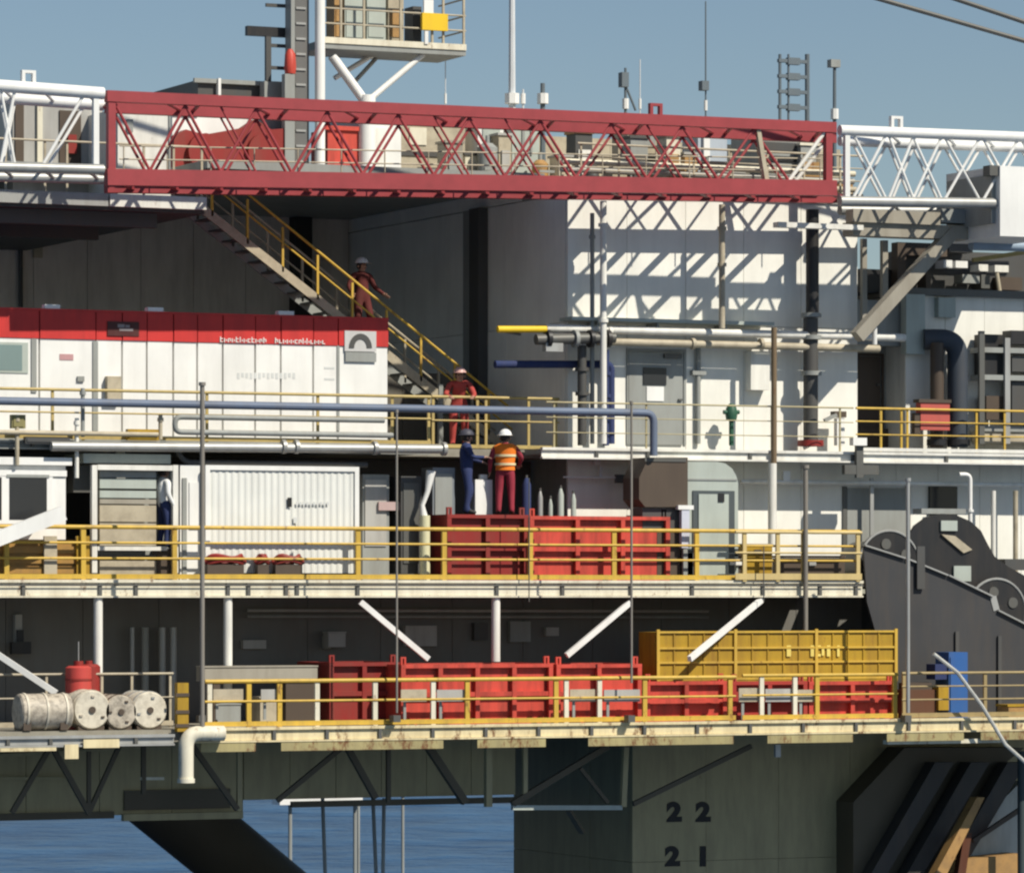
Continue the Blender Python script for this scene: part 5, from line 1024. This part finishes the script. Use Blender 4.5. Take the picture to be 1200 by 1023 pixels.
# hull brace in the water gap
a_, b_ = W(190, 930, 9), W(330, 1062, 12)
T([W(150, 905, 9), W(400, 1110, 12), W(400, 1110, 12)+(W(400, 1110, 12)-W(150, 905, 9))*2], 0.85, 28).build('hull_brace', HULLD, None, True, label='dark tubular hull brace slanting down into the sea gap', cat='brace')
for i, (a, b, Y) in enumerate(((378, 383, 3), (450, 448, 3), (437, 443, 3.2))):
    T([W(a, 935, Y), W(b, 1080, Y)], 0.045, 8).build('hanging_hose', GREY, None, True, label='%s of three thin hoses hanging over the sea below the hull box' % ('left', 'right', 'middle')[i], cat='hose', group='hoses hanging below the hull')
for s in (a_,): pass

t = thing('white_canister', (XX(566, 1.2), 1.2, ZS), 'white canister standing on the dark red skip between the two workers', 'canister')
pb(557, 562, 577, 603, 1.3, 0.35).build('body', WHITE2, t); pb(563, 556, 571, 561.5, 1.4, 0.1).build('handle', WHITE2, t)
# ================================================================== PEOPLE
def person(label, foot, rz, J, M, helmet, vest=None, hair=True, name='person', scale=1.0):
    """J: joint overrides; M: dict part->material (top, leg, skin, boot)"""
    P = dict(pelvis=(0,0,.96,.135), waist=(0,0,1.10,.125), chest=(0,.01,1.30,.15), collar=(0,.01,1.44,.10), neck=(0,0,1.51,.058), head=(0,-.015,1.60,.085), crown=(0,-.005,1.70,.075), nose=(0,-.115,1.60,.016), chin=(0,-.06,1.53,.04))
    for s, q in ((1, 'L'), (-1, 'R')):
        P.update({'sh'+q: (.18*s,.01,1.42,.07), 'el'+q: (.25*s,.05,1.15,.052), 'wr'+q: (.26*s,-.06,.92,.036), 'hip'+q: (.09*s,0,.90,.105), 'kn'+q: (.11*s,-.03,.50,.072), 'an'+q: (.12*s,.02,.10,.05), 'heel'+q: (.12*s,.05,.045,.045), 'toe'+q: (.14*s,-.17,.045,.042)})
    P.update(J)
    for s, q in ((1, 'L'), (-1, 'R')):
        e, w = Vector(P['el'+q][:3]), Vector(P['wr'+q][:3]); d = (w-e).normalized(); side = Vector((0, -1, 0)) if abs(d.y) < .8 else Vector((s, 0, 0))
        side = (side-d*side.dot(d)).normalized()
        pm = w+d*.06; P['palm'+q] = (*pm, .032)
        for k in range(4):
            b = pm+d*.035+side*(.027-.018*k); L = (.062, .072, .068, .052)[k]; inn = d.cross(side)*(-s)*.012
            P['f%d%s' % (k, q)] = (*b, .0095); P['g%d%s' % (k, q)] = (*(b+d*L*.55+inn*.6), .009); P['h%d%s' % (k, q)] = (*(b+d*L+inn*2.2), .0075)
        P['t0'+q] = (*(w+d*.035+side*.034), .012); P['t1'+q] = (*(w+d*.07+side*.055), .011); P['t2'+q] = (*(w+d*.105+side*.056), .009)
    E = [('pelvis','waist','top'),('waist','chest','top'),('chest','collar','top'),('collar','neck','skin'),('neck','head','skin'),('head','crown','skin'),('head','nose','skin'),('neck','chin','skin')]
    for q in 'LR':
        E += [('collar','sh'+q,'top'),('sh'+q,'el'+q,'top'),('el'+q,'wr'+q,'top'),('wr'+q,'palm'+q,'skin'),('pelvis','hip'+q,'leg'),('hip'+q,'kn'+q,'leg'),('kn'+q,'an'+q,'leg'),('an'+q,'heel'+q,'boot'),('an'+q,'toe'+q,'boot'),('palm'+q,'t0'+q,'skin'),('t0'+q,'t1'+q,'skin'),('t1'+q,'t2'+q,'skin')]
        for k in range(4): E += [('palm'+q,'f%d%s' % (k,q),'skin'),('f%d%s' % (k,q),'g%d%s' % (k,q),'skin'),('g%d%s' % (k,q),'h%d%s' % (k,q),'skin')]
    names = list(P); idx = {n: i for i, n in enumerate(names)}
    me = bpy.data.meshes.new('body'); me.from_pydata([P[n][:3] for n in names], [(idx[a], idx[b]) for a, b, _ in E], [])
    o = bpy.data.objects.new('tmp', me); col.objects.link(o)
    sk = o.modifiers.new('s', 'SKIN'); sk.use_smooth_shade = True
    for n in names:
        r = P[n][3]; v = me.skin_vertices[0].data[idx[n]]; v.radius = (r, r); v.use_root = (n == 'pelvis')
    o.modifiers.new('u', 'SUBSURF').levels = 1
    bpy.context.view_layer.update()
    body = bpy.data.meshes.new_from_object(o.evaluated_get(bpy.context.evaluated_depsgraph_get())); bpy.data.objects.remove(o)
    kinds = ['top', 'leg', 'skin', 'boot']; body.materials.clear()
    for k in kinds: body.materials.append(M[k])
    S = [(Vector(P[a][:3]), Vector(P[b][:3]), kinds.index(k), max(.02, (P[a][3]+P[b][3])/2)) for a, b, k in E]
    for p in body.polygons:
        c = p.center; best = 9; bi = 0
        for a, b, k, r in S:
            ab = b-a; t = max(0, min(1, (c-a).dot(ab)/max(ab.length_squared, 1e-9))); dd_ = (c-(a+ab*t)).length/r
            if dd_ < best: best = dd_; bi = k
        if c.z < P['anL'][2]+.06 and bi == 1 and False: bi = 3
        p.material_index = bi; p.use_smooth = True
    root = thing(name, foot, label, 'person'); root.rotation_euler = (0, 0, rz); root.scale = (1.2*scale, 1.2*scale, 1.05*scale)
    def kid(nm, me_):
        k = bpy.data.objects.new(nm, me_); col.objects.link(k); k.parent = root; return k
    kid('body', body)
    hc = Vector(P['crown'][:3])
    hm = MB(); n = 16; rings = []
    for i in range(6):
        ph = math.pi/2*i/5; rings.append([(hc.x+.122*math.cos(ph)*math.cos(2*math.pi*k/n), hc.y+.01+.142*math.cos(ph)*math.sin(2*math.pi*k/n), hc.z-.03+.135*math.sin(ph)) for k in range(n)])
    vs = [v for r in rings for v in r]; hm.poly(vs, [(i*n+k, i*n+(k+1)%n, (i+1)*n+(k+1)%n, (i+1)*n+k) for i in range(5) for k in range(n)])
    hm.poly([(hc.x+.16*math.cos(2*math.pi*k/n), hc.y-.01+.185*math.sin(2*math.pi*k/n)-(.03 if math.sin(2*math.pi*k/n) < -.5 else 0), hc.z-.032) for k in range(n)]+[(hc.x+.12*math.cos(2*math.pi*k/n), hc.y+.01+.14*math.sin(2*math.pi*k/n), hc.z-.022) for k in range(n)], [(k, (k+1)%n, n+(k+1)%n, n+k) for k in range(n)])
    kid('helmet', hm.mesh('helmet', helmet, True))
    hd = Vector(P['head'][:3])
    if hair:
        hh = MB().tube([hd+Vector((0,.03,-.05)), hd+Vector((0,.03,0)), hd+Vector((0,.02,.07))], [.075, .094, .09], 12); kid('hair', hh.mesh('hair', mat('dark_hair', (.03, .02, .015), dirt=0), True))
    for s in (-1, 1):
        kid('eye', MB().tube([hd+Vector((.032*s,-.092,.02)), hd+Vector((.032*s,-.080,.02))], .011, 8).mesh('eye', BOOT))
        kid('ear', MB().tube([hd+Vector((.085*s,0,-.02)), hd+Vector((.095*s,0.01,0)), hd+Vector((.085*s,0,.025))], [.01, .018, .012], 8).mesh('ear', SKIN, True))
    kid('mouth', B(hd+Vector((-.024,-.094,-.045)), hd+Vector((.024,-.080,-.037))).mesh('mouth', mat('lips', (.25, .08, .07), dirt=0)))
    if vest:
        levels = [(P['waist'], .165, -.16), (P['waist'], .160, .0), (P['chest'], .185, .0), (P['collar'], .205, -.01), (P['collar'], .13, .055)]
        rr = []; n = 20
        for (q, r, dz) in levels: rr.append([(q[0]+r*1.08*math.cos(2*math.pi*k/n), q[1]+r*.86*math.sin(2*math.pi*k/n), q[2]+dz) for k in range(n)])
        v = MB().poly([p for r in rr for p in r], [(i*n+k, i*n+(k+1)%n, (i+1)*n+(k+1)%n, (i+1)*n+k) for i in range(4) for k in range(n)])
        kid('vest', v.mesh('vest', vest, True))
        for q, dz in ((P['waist'], -.06), (P['chest'], -.08)):
            s = MB(); s.poly([(q[0]+.196*math.cos(2*math.pi*k/n)*(1.0 if dz > -.07 else 1.02), q[1]+.158*math.sin(2*math.pi*k/n)*1.03, q[2]+dz+h) for h in (0, .05) for k in range(n)], [(k, (k+1)%n, n+(k+1)%n, n+k) for k in range(n)])
            kid('reflective_band', s.mesh('reflective_band', SILV, True))
    return root
f = W(592, 600, 1.0)
person('worker in orange vest, maroon trousers and white helmet on the dark red skip', (f.x, 1.0, ZS), R(155), dict(elR=(-.30,-.06,1.2,.052), wrR=(-.26,-.25,1.08,.036), elL=(.27,.05,1.16,.052), wrL=(.28,-.06,.94,.036), chin=(0,-.06,1.53,.04)),
       dict(top=MAROON, leg=MAROON, skin=SKIN, boot=BOOT), HELM, vest=ORANGE)
f = W(548, 600, 1.2)
person('worker in navy overalls left of the orange vest on the dark red skip', (f.x, 1.25, ZS), R(70), dict(elR=(-.24,-.1,1.2,.052), wrR=(-.2,-.28,1.2,.036), elL=(.24,-.08,1.18,.052), wrL=(.18,-.27,1.12,.036), knL=(.11,-.08,.5,.072)),
       dict(top=NAVY, leg=NAVY, skin=SKIN, boot=BOOT), mat('dark_navy_helmet', (.06, .06, .08), dirt=0))
f = W(540, 520, 2.9)
person('worker in faded red overalls leaning over the upper platform rail', (f.x, 3.0, Z_UP), R(-20), dict(chest=(0,-.08,1.27,.15), collar=(0,-.14,1.40,.10), neck=(0,-.18,1.46,.058), head=(0,-.23,1.54,.085), crown=(0,-.24,1.64,.075), nose=(0,-.335,1.53,.016), chin=(0,-.27,1.47,.04), shL=(.18,-.13,1.38,.07), shR=(-.18,-.13,1.38,.07), elL=(.27,-.25,1.15,.052), wrL=(.22,-.48,1.10,.036), elR=(-.27,-.25,1.15,.052), wrR=(-.2,-.48,1.10,.036)),
       dict(top=REDC, leg=REDC, skin=SKIN, boot=BOOT), PINKH)
sx = XX(424, 5.45); zst = p_top.z+(p_bot.z-p_top.z)*((sx-p_top.x)/(p_bot.x-p_top.x))
person('worker in dark red overalls and white helmet walking down the outside stair', (sx, 5.45, zst+0.02), R(15), dict(knL=(.11,-.12,.54,.072), anL=(.12,-.10,.24-.12,.05), heelL=(.12,-.06,.06,.045), toeL=(.13,-.28,.06,.042), elL=(.30,.0,1.18,.052), wrL=(.36,-.2,1.02,.036), elR=(-.30,.02,1.18,.052), wrR=(-.36,-.16,1.0,.036)),
       dict(top=DKRED, leg=DKRED, skin=SKIN, boot=BOOT), HELM)
f = W(193, 645, 0.6)
person('person in white top and navy trousers standing inside the framed enclosure', (f.x, 0.66, ZZ(643, 193, 0.6)), R(100), dict(), dict(top=WCLOTH, leg=NAVY, skin=SKIN, boot=BOOT), mat('dark_cap', (.03, .03, .03), dirt=0), scale=0.95)
